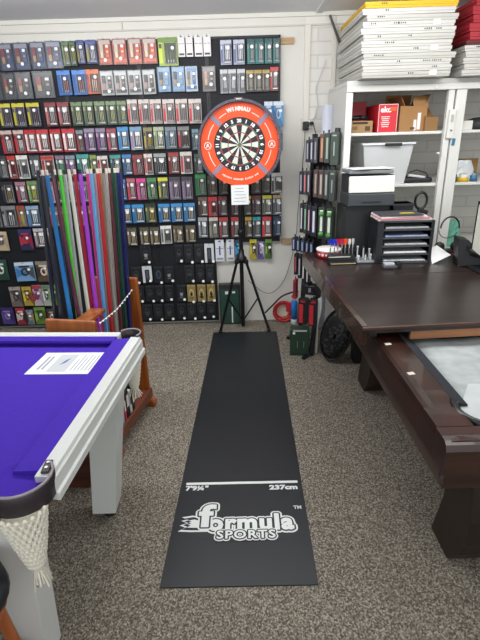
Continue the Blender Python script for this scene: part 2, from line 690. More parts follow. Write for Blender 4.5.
STK = MB().cyl((0, 0, 0), (0, -.0025, 0), 1, DOT, seg=12, smooth=False).mesh('price_sticker')
EU = MB().box((0, 0, 0), (.14, .0025, .05), DOT).mesh('hang_tab')
count_pk = 0
slots = []


def run(rowp, desc, style, xs, yt, yb, Y=4.415, name='dart_package', cat='packaged darts', slope=-.028, dots=1):
    """a run of like packages on one row; xs: list of (left, right) in the row"""
    global count_pk
    meshes, dx, dzz = pkg_proto(style)
    n = len(xs)
    x00 = xs[0][0]
    for i, (x0, x1) in enumerate(xs):
        xm = (x0 + x1) / 2
        dy = slope * (xm - x00)
        ya = Y - random.uniform(0, .02)
        t_, b_ = at(xm, yt + dy, ya), at(xm, yb + dy, ya)
        l_, r_ = at(x0, (yt + yb) / 2 + dy, ya), at(x1, (yt + yb) / 2 + dy, ya)
        wd, ht = (r_.x - l_.x) * .97, t_.z - b_.z
        if n == 1:
            lab = '%s %s' % (desc, rowp)
        elif n == 2:
            lab = '%s %s, %s of a pair' % (desc, rowp, ('left', 'right')[i])
        else:
            pos = 'leftmost' if i == 0 else ('rightmost' if i == n - 1 else ORD[i])
            lab = '%s %s, %s of %s' % (desc, rowp, pos, NUM[n])
        t = thing(name, lab, cat, ((l_.x + r_.x) / 2, ya, t_.z), random.uniform(-.12, .12), '%s %s' % (desc + 's', rowp))
        for k, me in meshes.items():
            o = bpy.data.objects.new(k, me)
            COL.objects.link(o)
            o.parent = t
            o.scale = (wd, 1, ht)
        if dots:
            o = bpy.data.objects.new('price_sticker', STK)
            COL.objects.link(o)
            o.parent = t
            o.scale = (.0135, 1, .0135)
            jx, jz = (random.uniform(-.08, .08), random.uniform(-.06, .06))
            o.location = ((dx + jx) * wd, -.017 if style[0] == 'clam' else -.0135, (dzz + jz) * ht)
            if style[0] == 'slim':
                o.location.y = -.001
        slots.append(((l_.x + r_.x) / 2, t_.z - .006, ya))
        count_pk += 1


def seq(x, w_, n):
    return [(x + w_ * i, x + w_ * (i + 1)) for i in range(n)]


R1 = 'in the top row'
run(R1, 'grey clear shell dart set with navy card', ('clam', '3c4258', '8a8e9c', '7a3034', '46547a', 'a8875a'), [(-1, 13.5), (13.5, 29.5), (30, 45.5), (45.5, 62)], 43, 71.5, slope=-.05)
run(R1, 'dark green carded dart set', ('card', '3d5a3a', '4d6d48', 'a89b58', '56724e', '8f8f5c'), [(62, 69.5), (69.5, 76)], 41, 66)
run(R1, 'navy and gold carded dart set', ('card', '2c3564', '42508a', 'b9bdc9', '9b8a3f', '6f7ab8'), [(76, 85), (85.5, 97)], 40, 64)
run(R1, 'orange-red clear shell dart set', ('clam', '9a4028', 'b8b0a8', 'c9b79f', 'cf5a2a', 'd8c8a8'), [(97.5, 112), (112, 127), (127.5, 142), (142, 157)], 38.5, 65.5)
run(R1, 'wide lime green boxed dart set', ('card', '9aae4e', '6c8a3c', '454f48', 'c3d23a', '38463a'), [(157.5, 178.5)], 37.5, 66)
run(R1, 'narrow white accessory card', ('slim', 'dcd7d6', 'cfcfcf', 'e9e9ea', '4a4a50', '3a3a3f'), [(177.5, 185), (185.5, 193), (194, 203), (203, 211)], 35, 57, dots=0, name='accessory_package', cat='packaged accessory')
run(R1, 'silver-blue carded dart set', ('card', '8f95ad', 'b4b9c8', 'e4e7ec', '5d6690', 'c4c9d4'), [(220, 232), (233, 245)], 40, 65)
run(R1, 'teal green carded dart set', ('card', '1f6a6a', '16504f', 'a9b6b4', '2c7f7c', '7f9492'), [(247, 255), (255, 264), (264.5, 272.5), (273, 280)], 39, 64)
R2 = 'in the second row down'
run(R2, 'black card in grey clear shell', ('clam', '33363a', '4a4d52', '8d463c', '3c4046', 'a88a66'), [(-11, 2), (2.5, 16), (16, 32), (33.5, 54)], 73.5, 101, slope=-.05)
run(R2, 'bright blue carded dart set', ('card', '2f6ab5', '4b84cf', '9a6a56', '2a5aa0', '31508f'), [(57, 71.5), (72, 87)], 70.5, 95.5)
run(R2, 'orange carded dart set', ('card', 'c9633a', 'd9713f', 'c9b2a0', '9a4a34', '6a3a36'), [(85.5, 100)], 69.5, 94)
run(R2, 'silver grey clear shell dart set', ('clam', 'a0a2a0', 'c5c7c6', '3e3f40', '4c4c4a', 'b4857e'), [(100, 114), (114, 127.5), (127.5, 142), (142, 156)], 70.5, 96)
run(R2, 'light blue clear shell dart set', ('clam', '6f93b5', '8fb0cb', '3c3f44', '7fa2c2', '9b8354'), [(157, 171), (171.5, 185)], 66.5, 92.5)
run(R2, 'white and blue clear shell dart set', ('clam', 'b9c4d0', '6f9ac4', '6b5a44', '3e6ea6', '9b8354'), [(185, 198)], 66, 92)
run(R2, 'brown-grey clear shell dart set', ('clam', '6a605c', '8a8481', 'b58d84', '453f3d', 'c2a47c'), [(202, 216)], 66, 92)
run(R2, 'pale silver carded dart set', ('card', '9a9ea3', 'bfc2c5', 'e3e5e6', '787c82', '5f6369'), [(220, 228), (228, 236.5), (237, 245.5)], 69.5, 93.5)
run(R2, 'black and gold carded dart set', ('card', '3a362f', 'a98f3e', 'b9b3a6', '8d8578', '7c6a39'), [(246, 254), (254, 262), (262, 270)], 70, 92)
run(R2, 'red topped carded dart set', ('card', '7c3a36', 'c2302c', 'c9cbcb', 'b04a40', 'e2e2de'), [(270, 278.5)], 67, 91)
R3 = 'in the third row down'
run(R3, 'yellow-topped black carded dart set', ('card', '2c2b2e', 'cfc33a', '6d6068', 'b7ad3c', '57486a'), [(-1, 12), (12.5, 26), (26.5, 41)], 103.5, 128)
run(R3, 'dark red carded dart set', ('card', '6b2a2e', '8c3a3e', 'b8aaa8', 'b06a68', 'd9d9d6'), [(45, 57), (57.5, 70)], 102.5, 126.5)
run(R3, 'green and black carded dart set', ('card', '3d4a3c', '72875e', 'b7b98c', '57684e', '9aa678'), [(71, 83), (83, 94), (94.5, 106), (106, 117), (117, 127)], 102, 126)
run(R3, 'red and cream boxed dart set', ('card', 'c3b4ae', 'c9c0ba', '8f8c89', 'c0323c', 'a89a95'), [(127.5, 138), (138.5, 150), (150, 162), (162.5, 175), (175.5, 188), (188.5, 202)], 99.5, 124, slope=-.01)
R4 = 'in the fourth row down'
run(R4, 'pale topped red carded dart set', ('card', '9a3238', 'c7b9b4', 'd9d2cf', 'c2313a', '4b3a3c'), [(1, 13.5), (14, 25)], 130.5, 154)
run(R4, 'scarlet and white carded dart set', ('card', 'a82932', 'c22a33', 'e5e2de', 'd9c9c6', 'efefec'), [(25, 37), (37, 49.5), (50, 62), (62.5, 76)], 130, 153)
run(R4, 'maroon carded dart set', ('card', '5b3438', '7a8a90', '9a7876', '8f3c3c', '4a4a4e'), [(76.5, 84)], 130, 152)
run(R4, 'purple carded dart set', ('card', '5b4268', '8d8399', 'b8a9c2', '7a4a80', 'c4a8c4'), [(84.5, 95.5), (96, 106.5)], 128.5, 151.5)
run(R4, 'crimson and grey carded dart set', ('card', '8a3044', '9c4452', 'b9b4b4', 'a84a5e', 'd8d2d0'), [(107, 117)], 128.5, 151)
run(R4, 'sky blue carded dart set', ('card', '4d8cb8', '3f8fc9', 'b9cfda', '2f7ab2', 'dfe9ee'), [(117.5, 129)], 127, 150)
run(R4, 'white and pale blue carded dart set', ('card', '9aa0aa', '6f9ac0', 'd9dadb', '9a7aa4', 'e9e9e9'), [(130, 142.5)], 127, 150)
run(R4, 'gold and black carded dart set', ('card', '6a5c38', '8a8656', 'b8a23c', 'a8994c', '3a362f'), [(143.5, 153)], 127.5, 149.5)
run(R4, 'cream and green carded dart set', ('card', '9aa284', 'a9b294', 'e4e6d8', '6c7f5a', 'c3caa6'), [(153.5, 164.5)], 127, 149)
run(R4, 'grey-blue carded dart set', ('card', '5e6e7c', '7a868f', 'aab6be', '456a8c', '8c98a2'), [(165, 177)], 127, 149)
run(R4, 'red and black boxed dart set', ('card', '2c2a2c', '7b7b78', '6a4a48', 'b82b30', '8a8a88'), [(177.5, 190)], 126.5, 149.5)
run(R4, 'pale teal dart card beside the dartboard', ('card', '5a7c8c', '7a98a4', 'a9b5ba', '3c4a50', '87939a'), [(192, 199)], 129, 150)
R5 = 'in the fifth row down'
run(R5, 'black carded dart set', ('card', '232428', '35373c', '9b9b9b', '46484c', '7a7a7c'), [(-2, 7.5)], 156, 179)
run(R5, 'bright red carded dart set', ('card', 'b0322e', 'c03a34', '7c2a28', 'd9cfca', '3a2a2a'), [(8, 16.5)], 156, 179)
run(R5, 'mostly white carded dart set', ('card', 'd5d3cd', 'e2e0da', '4a4a48', '3b3c3e', '8f8f8c'), [(17, 29)], 155.5, 179)
run(R5, 'charcoal carded dart set', ('card', '34383e', '4c5056', 'c4c6c7', '5c6066', 'e2e2e0'), [(30, 41)], 155.5, 178)
run(R5, 'white card with red corner', ('card', 'cfc6be', 'b43a34', '5a2f2d', 'b03030', '7a2a2a'), [(41.5, 55)], 156, 178)
run(R5, 'green-grey carded dart set', ('card', '3e4c48', '8a6a80', '6aa884', '5a6a64', 'a3b3ab'), [(56, 65.5)], 155.5, 177)
run(R5, 'plum carded dart set', ('card', '5e3c62', '7c8a94', 'a88fb0', '74507a', 'b6a6be'), [(66, 76)], 155.5, 177)
run(R5, 'aqua carded dart set', ('card', '2e8078', '3f9a90', 'b9cfc9', '2a6c68', 'd6e4de'), [(77, 90)], 154.5, 177)
run(R5, 'olive carded dart set', ('card', '6c7a3c', '8a9a4c', 'b9c48c', 'a3a83c', '545c34'), [(90.5, 97)], 155, 176)
run(R5, 'white dart box with red stripe', ('card', 'c8bcb8', 'd3cac4', '8a2c30', 'b33a40', '5a2a2c'), [(97.5, 108.5)], 156, 176)
run(R5, 'teal-black carded dart set', ('card', '28383c', '4f9a90', 'c7ccca', '3a5a5c', '8aa39c'), [(110, 122)], 155, 176)
run(R5, 'deep blue carded dart set', ('card', '2e5c88', '3f7cb4', 'a4b8c8', '244c74', 'd5dde4'), [(122.5, 132)], 154.5, 175)
run(R5, 'brick red carded dart set', ('card', '7a2e30', '8f3c3a', 'a89a98', 'a23c3e', '5c2c2e'), [(132.5, 143.5)], 155, 175)
run(R5, 'cream and red carded dart set', ('card', 'cdc0b8', 'd8ccc4', '8c3636', 'b83a40', '4a2426'), [(144, 153)], 154, 175)
run(R5, 'black and white carded dart set', ('card', '303438', '9aa09c', '7a7c7c', '44484c', 'd8d8d4'), [(153.5, 167)], 153.5, 175)
run(R5, 'rust red carded dart set', ('card', '7c302c', 'a04038', 'b8a49c', '6c2828', 'c2b4ae'), [(168, 179.5)], 152.5, 174)
run(R5, 'white boxed dart set with red edge', ('card', 'c9c2bc', 'd9d3cc', '6a4644', 'b8323a', '8a5c5a'), [(180, 192.5)], 152, 174)
run(R5, 'dark blackish dart card by the dartboard', ('card', '292c2e', '4a5a50', 'b3b6b4', '38403c', '8c8f8c'), [(194, 203.5)], 154, 174)
R6 = 'in the sixth row down'
run(R6, 'black carded dart set with gold detail', ('card', '1f2023', '2b2c30', '8a7a5c', '2a2b2e', '6a6258'), [(1, 15)], 182, 204)
run(R6, 'pink and maroon carded dart set', ('card', '7c4050', 'b07a88', 'c4b0b4', '9a4458', 'd6ccd0'), [(16, 27)], 182, 203)
run(R6, 'green and yellow carded dart set', ('card', '4c6a44', '6c8a54', 'b8bc58', '7aa05c', 'c9cc6c'), [(27.5, 38.5)], 181, 203)
run(R6, 'white and red carded dart set behind the cues', ('card', 'b4aca8', 'b4504c', '5c3c3a', 'a83838', 'd8d0cc'), [(50, 62)], 182, 203)
run(R6, 'mixed grey carded dart set behind the cues', ('card', '4a4a50', '70707a', 'a2a2a8', '5c3c44', '8a8a90'), [(64, 76), (77, 89), (90, 102), (103, 115)], 182, 203)
run(R6, 'royal blue carded dart set', ('card', '2c5a96', '3a78c0', 'b4c4d4', '24487c', '8ab0d8'), [(118, 126.5)], 179.5, 200.5)
run(R6, 'coral red carded dart set', ('card', 'a04450', 'b8606a', 'c8b4b8', 'b8384a', 'd8c8cc'), [(127, 136)], 178.5, 200)
run(R6, 'bright pink carded dart set', ('card', 'b04878', 'd8408c', 'cca8bc', 'c05488', '7c3454'), [(136.5, 146.5)], 178.5, 200)
run(R6, 'leaf green carded dart set', ('card', '3c7048', '4c8c58', 'b0bc9c', '58905c', '2c5034'), [(147, 157)], 178, 199.5)
run(R6, 'lemon edged black carded dart set', ('card', '4a4a34', 'd4d430', '9a9c84', 'a8aa48', '5c5c4c'), [(158, 168.5)], 177.5, 199.5)
run(R6, 'mauve-grey carded dart set', ('card', '6c5c74', '4a444e', 'a698ac', '85708c', '8c8090'), [(169, 181), (181.5, 193)], 177.5, 200)
R7 = 'in the seventh row down'
run(R7, 'silver and black carded dart set', ('card', '5a5c60', '7c7e82', 'a9a9aa', '8c8e92', '2c2c30'), [(-12, 1.5), (2, 17)], 206.5, 228)
run(R7, 'yellow and red carded dart set', ('card', '8a6c3c', 'a8443c', 'c9b85a', 'b03830', '7c6a34'), [(17, 26)], 206, 227)
run(R7, 'blue and white carded dart set', ('card', '3c6490', '8aa6c0', 'c4d0dc', '4c7cb0', 'dde4ea'), [(26.5, 40)], 206, 227)
run(R7, 'brownish carded dart set behind the cues', ('card', '5c4a3a', '7a6450', 'a38a6c', '6c4038', '9a8670'), [(50, 60), (61, 72), (74, 86), (88, 100), (102, 114)], 207, 227)
run('left of the green one, seventh row', 'azure framed dart card', ('card', '2c74a8', '3a8cc8', 'b4a68c', '2a6490', 'c4ccd0'), [(121, 131.5), (132, 144.5)], 205, 223.5)
run(R7, 'dark green and gold carded dart set', ('card', '3c4c30', '2e3c2a', 'a3984c', '54643c', 'b8a658'), [(145, 156.5)], 204, 223)
run('right of the green one, seventh row', 'azure framed dart card', ('card', '2c74a8', '3a8cc8', 'b4a68c', '2a6490', 'c4ccd0'), [(158, 170.5), (171, 183), (183.5, 195.5)], 204, 222.5)
R8 = 'in the eighth row down'
run(R8, 'cream framed dart case', ('case', 'b8a888', 'c8b898', '5a4a5c', '7a6a6c', 'a8987c'), [(-6, 8.5)], 232, 251)
run(R8, 'navy dart case with red zigzag', ('case', '272a4c', '34386a', 'b03048', 'b02c44', '8a2438'), [(18.5, 33)], 229.5, 250.5)
run(R8, 'black and white pop art dart card', ('card', '5c5658', 'c4bcbc', 'e0dcdc', 'a88c94', 'efecec'), [(33.5, 47), (48, 53)], 228.5, 247.5)
run(R8, 'black and gold carded flight set', ('card', '3a362e', '57503f', 'b8a67c', '857a60', 'd4ccb8'), [(127, 137.5), (140, 149.5), (150, 160)], 228, 246)
run(R8, 'white framed flight card', ('card', 'd0d0cc', 'dededa', '4a4a48', '5c5c5c', '8a8a88'), [(160.5, 172)], 226, 244)
run(R8, 'bronze and black flight card', ('card', '3e392f', '5e5644', 'c0ae84', '7c705a', 'a8987c'), [(173, 183.5), (185.5, 196)], 226, 243)
RA = 'in the top black row'
BK = ('black', '1e2024', '2c2e33', '35373d', '3c4046', '222')
BK = ('black', '1c1e22', '2e3137', '3b3e44', '2f3238', '1c1e22')
BS = ('black', '1c1e22', '2e3137', '8f9398', '2a2d33', '1c1e22')
FR = ('frame', '202226', '202226', 'c9cdd0', '4c5560', 'c9cdd0')
run(R8 + ' low at the left', 'dark green dart wallet', ('case', '1f4034', '28503f', 'c4ccc8', '1a352b', '234739'), [(-6, 8)], 260, 280.5)
ak = dict(name='accessory_package', cat='packaged accessory')
run(RA, 'black accessory card with silver stem', BS, [(140, 151.5)], 246, 263, **ak)
run(RA, 'plain black accessory card', BK, [(174.5, 183.5), (184, 193.5), (194, 203.5)], 244.5, 263, **ak)
run(RA, 'black card with white arch', FR, [(204, 214.5)], 243.5, 263, **ak)
RB = 'in the second black row'
run(RB, 'plain black accessory card', BK, [(131, 141.5)], 267, 283, **ak)
run(RB, 'black card with white arch', FR, [(142, 152.5)], 266, 283, **ak)
run(RB, 'black card with blue ring', ('black', '1c1e22', '2e3137', '2c3138', '3c5468', '1c1e22'), [(153.5, 163.5)], 266.5, 283, **ak)
run(RB, 'black card with silver stem', BS, [(164, 174)], 266.5, 282.5, **ak)
run(RB, 'plain dark accessory card', BK, [(184.5, 194.5), (195.5, 205), (205.5, 214.5)], 265, 282.5, **ak)
RC = 'in the third black row'
run(RC, 'plain black accessory card', BK, [(135, 144.5), (145.5, 154.5), (154.5, 164), (164.5, 174)], 286, 302, **ak)
run(RC, 'black card with silver bead', BS, [(177, 186)], 285, 301.5, **ak)
run(RC, 'gold and black figure card', ('black', '8a7a4c', 'a8945c', '2a2620', 'c2ae74', '4a4230'), [(187, 196), (197, 206), (207, 215.5)], 285, 302, **ak)
RD = 'in the lowest black row'
run(RD, 'plain black accessory card', BK, [(142, 152.5), (153, 163.5), (164, 174.5), (177, 186.5), (187, 196.5), (197, 206), (206.5, 216)], 304.5, 320, **ak)
RE = 'low on the left board'
run(RE, 'blue and white boxed item', ('case', '6f9cc4', 'c9d3dc', '2e3034', '3a78b4', '4a4c50'), [(15, 35)], 262.5, 281.5)
run(RE, 'brown multicoloured boxed item', ('case', '5a4a3c', '8c8478', 'd4ccc0', '3c3028', 'a0885c'), [(35.5, 52)], 261.5, 282)
RF = 'in the second lowest row at left'
run(RF, 'grey and pink carded item', ('case', '6c6460', 'a09a94', '3c3836', '8c7c78', '504844'), [(10, 22)], 287, 307)
run(RF, 'yellow carded item', ('case', 'a8923c', 'c4a840', '5a4c30', 'd8c44c', '8c3c30'), [(22.5, 32.5)], 287, 306)
run(RF, 'red and white carded item', ('case', 'b8a8b0', 'b03444', '5c3c74', 'a82c3c', '8c8498'), [(33, 42)], 285.5, 306)
run(RF, 'white and green carded item', ('case', 'a8b0a8', '6c8c6c', '3c443c', 'd8dcd8', '7c9c74'), [(42, 51)], 285.5, 306)
run(RF, 'green leafy carded item', ('case', '4c7c3c', '5c9448', '2c4c28', '84a85c', '38602f'), [(51.5, 57.5)], 285, 305.5)
RG = 'in the lowest row at left'
run(RG, 'purple carded item', ('case', '4c3c84', '3c3068', '9484c0', '5c4c98', '342a5c'), [(1, 14.5)], 308, 324.5)
run(RG, 'red and black carded item', ('case', '8c2c34', 'b03440', 'd0c4c0', 'c8c0bc', '3c2428'), [(16, 26)], 308, 325)
run(RG, 'grey blue carded item', ('case', '5c6c7c', '7c8c9c', 'b8b0a0', '3c4c60', '9c8c54'), [(26.5, 34)], 310, 325)
run(RG, 'green carded item', ('case', '5c7c38', '74984c', '344c24', '8cac5c', '44602c'), [(34.5, 46)], 307.5, 324.5)
run(RG, 'dark speckled carded item', ('case', '38302c', '4c4440', 'b0a8a0', '6c3830', '5c5450'), [(47, 57)], 309, 324)
run(RG, 'red carded item behind the cues', ('case', '8c2c30', 'a43a3c', 'd0c4c0', '3c2428', '7c2428'), [(68, 76)], 285, 300)
# right board
Q1 = 'beside the top right of the dartboard'
run(Q1, 'blue and white flight card', ('case', '3c7cb0', 'd0d8e0', 'b8c8d8', '2c5c90', '5c9ccc'), [(264, 273), (273, 284)], 101.5, 127)
run('right of the dartboard rim', 'blue-grey dart card', ('card', '3c5c78', '8090a0', 'a8b4c0', '2c4c68', 'b8c4cc'), [(273, 283)], 130, 151)
Q2 = 'just under the dartboard'
run(Q2, 'bright green framed dart card', ('card', '24703c', '2c8c4c', '8ca08c', '1c5c30', '3c4c3c'), [(195, 206.5)], 174.5, 195.5)
run(Q2, 'dark brown-black dart card', ('card', '2c2824', '3c3834', '8c7c60', '302c28', '6c6458'), [(207, 217.5), (218.5, 228.5), (251, 261), (261.5, 270.5)], 176, 195.5, slope=-.04)
run(Q2, 'white and black dart card', ('card', 'a8a8a4', 'c8c8c4', '5c5c5c', '3c3c3c', 'e0e0dc'), [(271, 283)], 173, 193.5)
Q3 = 'two rows under the dartboard'
run(Q3, 'maroon and cream dart card', ('card', '4c3434', '6c5450', 'a89890', '3c2828', 'b8a8a0'), [(198, 208)], 197, 216.5)
run(Q3, 'vivid red dart card', ('card', 'a8242c', 'c02c34', '4c2428', 'b82830', '7c2024'), [(208, 217.5)], 197, 216.5)
run(Q3, 'dark red-black dart card', ('card', '342428', '7c2c30', '8c8080', '5c2c30', 'a09490'), [(218, 227.5), (231, 240), (252, 261)], 196.5, 216, slope=-.02)
run(Q3, 'yellow-topped dark dart card', ('card', '34342c', 'c0b82c', '7c7c74', '3c3c34', '9c9c94'), [(244, 251.5)], 196, 215.5)
run(Q3, 'lemon and grey dart card', ('card', '6c6c60', 'd0c82c', 'b0b0a8', '4c5450', 'dcdcd4'), [(262, 272)], 195.5, 215)
run(Q3, 'grey and tan dart card', ('card', '5c6064', 'b0986c', 'a8acb0', '3c4448', 'd4d8d8'), [(272.5, 282)], 195, 215)
Q4 = 'three rows under the dartboard'
run(Q4, 'silver dart card', ('card', '5c6064', '9ca0a4', 'c8ccd0', '8c9094', 'e0e4e4'), [(198, 208)], 217.5, 238)
run(Q4, 'cream and grey dart card', ('card', '6c6860', 'c0bcb0', 'd8d4cc', '8c887c', '5c5850'), [(209, 218.5)], 217.5, 238)
run(Q4, 'crimson topped dart card', ('card', '5c4444', 'b83038', 'b8b0ac', '8c3c40', 'd8d0cc'), [(219, 228.5), (231, 240.5)], 217.5, 238)
run(Q4, 'amber-topped brown dart card', ('card', '4c4030', 'c09a38', '9c8c70', '3c3428', 'b0a084'), [(245, 252)], 217, 237.5)
run(Q4, 'teal topped dart card', ('card', '3c5458', '2c98a4', 'a8b4b4', '4c3c3c', 'c0c8c8'), [(252.5, 261)], 217, 237.5)
run(Q4, 'red and white dart card', ('card', 'a84c4c', 'c03038', 'e0d8d4', 'c0343c', 'efe8e4'), [(262, 271.5)], 217, 237)
run(Q4, 'midnight blue dart card', ('card', '1c2c44', '243854', '7c8ca4', '1c2838', '5c7094'), [(273, 281.5)], 216.5, 236)
Q5 = 'below the board on bare wall'
run(Q5, 'white and blue tool card', ('slim', 'd4d8dc', 'c9c9c9', '2c3c8c', '3c4c9c', '8c94a0'), [(215, 224.5), (226, 234.5)], 240, 261.5, Y=4.44, dots=0, **ak)
run(Q5, 'light blue and black gadget card', ('case', '283038', '3c4c5c', '48a4d4', '38a0d8', '1c2024'), [(235, 242)], 240, 260, Y=4.44, **ak)
run(Q5, 'yellow novelty card', ('case', 'a89c2c', 'c8bc34', '3c3464', 'd8cc3c', '4c4434'), [(249.5, 257)], 239.5, 259.5, Y=4.44, **ak)
run(Q5, 'purple and white novelty card', ('case', '5c4c8c', '8c80ac', 'd8d4e0', '3c306c', 'c8c0d4'), [(257.5, 264.5)], 239.5, 259.5, Y=4.44, **ak)
run(Q5, 'green and dark novelty card', ('case', '4c6c34', '6c9444', '303828', '8cb454', '2c3424'), [(265, 272)], 239.5, 259, Y=4.44, **ak)

# peg hooks, children of the panel they are fixed in
hk = MB().cyl((0, 0, 0), (0, -1, 0), .0022, mat('3a3a3c', .4), seg=6, caps=True).mesh('peg_hook')
nh = [0, 0, 0, 0]
for (x, z, y) in slots:
    i = 0 if x < -1.429 else 1 if x < -.789 else 2 if x < -.214 else 3
    if z < .83 and i == 3:
        continue
    if nh[i] >= 95:
        continue
    nh[i] += 1
    o = bpy.data.objects.new('peg_hook', hk)
    COL.objects.link(o)
    p = panels[i]
    o.parent = p
    o.location = (x - p.location.x, -.012, z - p.location.z)
    o.scale = (1, (PY - .012) - (y - .04), 1)
print('PACKAGES', count_pk)

# ---------------------------------------------------------------- dartboard on its tripod
BC = Vector((.041, 4.13, 1.712))
db = thing('dartboard', 'round dartboard with red and green rings inside an orange surround', 'dartboard', BC)
db.scale = (.942, 1, .942)
blk, crm = mat('2d2730', .7), mat('dcdccf', .7)
red, grn = mat('b3272f', .7), mat('2f7a45', .7)
SC_ = 1.0
g = MB().ring((0, 0, 0), .0, .2255, .0, .035, mat('26262c', .7))
g.build('board_body', db)
g = MB()
order = [20, 1, 18, 4, 13, 6, 10, 15, 2, 17, 3, 19, 7, 16, 8, 11, 14, 9, 12, 5]
for k in range(20):
    a0, a1 = k * 18 - 9, k * 18 + 9
    A, B = (blk, red) if k % 2 == 0 else (crm, grn)
    for r0, r1, m in ((.016, .099, A), (.099, .107, B), (.107, .162, A), (.162, .170, B)):
        g.ring((0, 0, 0), r0, r1, -.003, .001, m, a0, a1, seg=80)
g.ring((0, 0, 0), .0064, .016, -.003, .001, grn)
g.ring((0, 0, 0), .0, .0064, -.003, .001, red)
g.build('playing_face', db)
g = MB()
for k in range(20):
    a = math.radians(k * 18 - 9)
    d = Vector((math.sin(a), 0, math.cos(a)))
    g.cyl(d * .016 + Vector((0, -.004, 0)), d * .172 + Vector((0, -.004, 0)), .0006, CHROME, seg=4)
g.ring((0, 0, 0), .1715, .1725, -.005, -.002, CHROME)
g.build('wire_spider', db)
for k, n in enumerate(order):
    a = math.radians(k * 18)
    me = text_mesh(str(n), .038, DOT, offset=.0022, extrude=.0006)
    text_obj('number', me, db, (math.sin(a) * .197, -.002, math.cos(a) * .197), (math.pi / 2, a, 0))
org = mat('f0521c', .45, noise=.05, nscale=8)
ds = thing('dartboard_surround', 'orange-red foam ring with white lettering around the dartboard', 'dartboard surround', BC)
ds.scale = (.942, 1, .942)
g = MB().ring((0, 0, 0), .2265, .345, -.004, .03, org, seg=96)
g.build('foam_ring', ds)
wd_ = mat('efe6dd', .5)
for a0, a1 in ((-38, -23), (23, 38), (52, 80), (100, 128), (-128, -100), (-80, -52)):
    MB().ring((0, 0, 0), .2780, .2840, -.0055, -.003, wd_, a0, a1).build('white_arc', ds)
gb = mat('8d7f94', .4)
for a in (45, 135, 225, 315):
    g = MB()
    R_ = Matrix.Rotation(math.radians(a), 3, 'Y')
    g.box(R_ @ Vector((0, -.006, .285)), (.038, .006, .112), gb, R_)
    g.build('grey_bar', ds)
txt = 'WINMAU'
for i, ch in enumerate(txt):
    a = math.radians((i - 2.5) * 6.5)
    text_obj('lettering', text_mesh(ch, .042, wd_, offset=.0032, sx=1.0, extrude=.0008), ds, (math.sin(a) * .292, -.005, math.cos(a) * .292), (math.pi / 2, a, 0))
for s in (-1, 1):
    g = MB().ring((s * .282, 0, 0), .0, .032, -.0065, -.003, wd_, seg=24)
    g.ring((s * .282, 0, 0), .0, .026, -.0075, -.004, mat('cf3f1f', .5), seg=24)
    g.box((s * .282 - .008, -.008, 0), (.006, .002, .034), wd_, (0, .35, 0)).box((s * .282 + .008, -.008, 0), (.006, .002, .034), wd_, (0, -.35, 0)).box((s * .282, -.008, 0), (.005, .002, .026), wd_)
    g.build('round_emblem', ds)
g = MB()
for i in range(26):
    a = math.radians(180 + (i - 12.5) * 2.6)
    if i in (3, 10, 18):
        continue
    R_ = Matrix.Rotation(a, 3, 'Y')
    g.box(R_ @ Vector((0, -.0055, .291)), (.008, .002, .013 if i % 3 else .018), wd_, R_)
g.build('small_lettering_band', ds)
lr = thing('light_ring', 'grey open light ring clipped around the orange dartboard surround', 'ring light', BC)
rim = mat('4c4c58', .35, metal=.4)
lr.scale = (.942, 1, .942)
g = MB().ring((0, 0, 0), .349, .370, -.05, -.01, rim, -138, 138, seg=110)
g.build('ring_body', lr)
g = MB().ring((0, 0, 0), .3490, .3500, -.046, -.020, mat('d8d6e0', .5), -136, 136, seg=110)
g.build('diffuser_strip', lr)
g = MB().box((0, -.03, .366), (.075, .045, .026), mat('4a4a52', .4), bev=.005).box((0, -.054, .366), (.045, .003, .012), mat('c8c4c0', .5))
g.build('ring_clip', lr)
g = MB()
for i in range(24):
    a = math.radians(-132 + i * 11.5)
    g.cyl((math.sin(a) * .360, -.0525, math.cos(a) * .360), (math.sin(a) * .360, -.05, math.cos(a) * .360), .003, mat('9a98a2'), seg=6)
g.build('led_dot', lr)

ts = thing('tripod_stand', 'black folding tripod stand holding up the dartboard', 'stand', (.03, 4.27, 0))
tb = mat('16171a', .35, metal=.3)


def W(g, name, par, label=None):
    return rel(par, g.build(name, label=label))


PX, PYY = .030, 4.27
g = MB().cyl((PX, PYY, .03), (PX, PYY, 1.35), .019, tb).cyl((PX, PYY, 1.05), (PX, PYY, 1.40), .014, tb)
W(g, 'pole', ts)
g = MB().lathe([(.03, -.03), (.05, -.015), (.052, .02), (.03, .04), (.024, .10)], (PX, PYY, .70), tb, 16)
for s in (-1, 1):
    g.box((PX + s * .045, PYY - .02, .685), (.04, .05, .035), tb, bev=.006)
W(g, 'leg_hub', ts)
g = MB().lathe([(.026, 0), (.03, .01), (.03, .05), (.02, .06)], (PX, PYY, .93), tb, 14).cyl((PX, PYY - .02, .96), (PX, PYY - .06, .96), .012, tb)
W(g, 'clamp_collar', ts)
g = MB().box((PX, PYY - .03, 1.36), (.07, .05, .05), tb, bev=.004).box((PX, 4.215, 1.727), (.09, .05, .09), tb, bev=.005).box((PX, PYY - .01, 1.55), (.03, .02, .4), tb)
W(g, 'board_bracket', ts)
legs = [((-.045, -.02), (-.192, 4.185)), ((.045, -.02), (.278, 4.19)), ((0, .03), (.03, 4.42))]
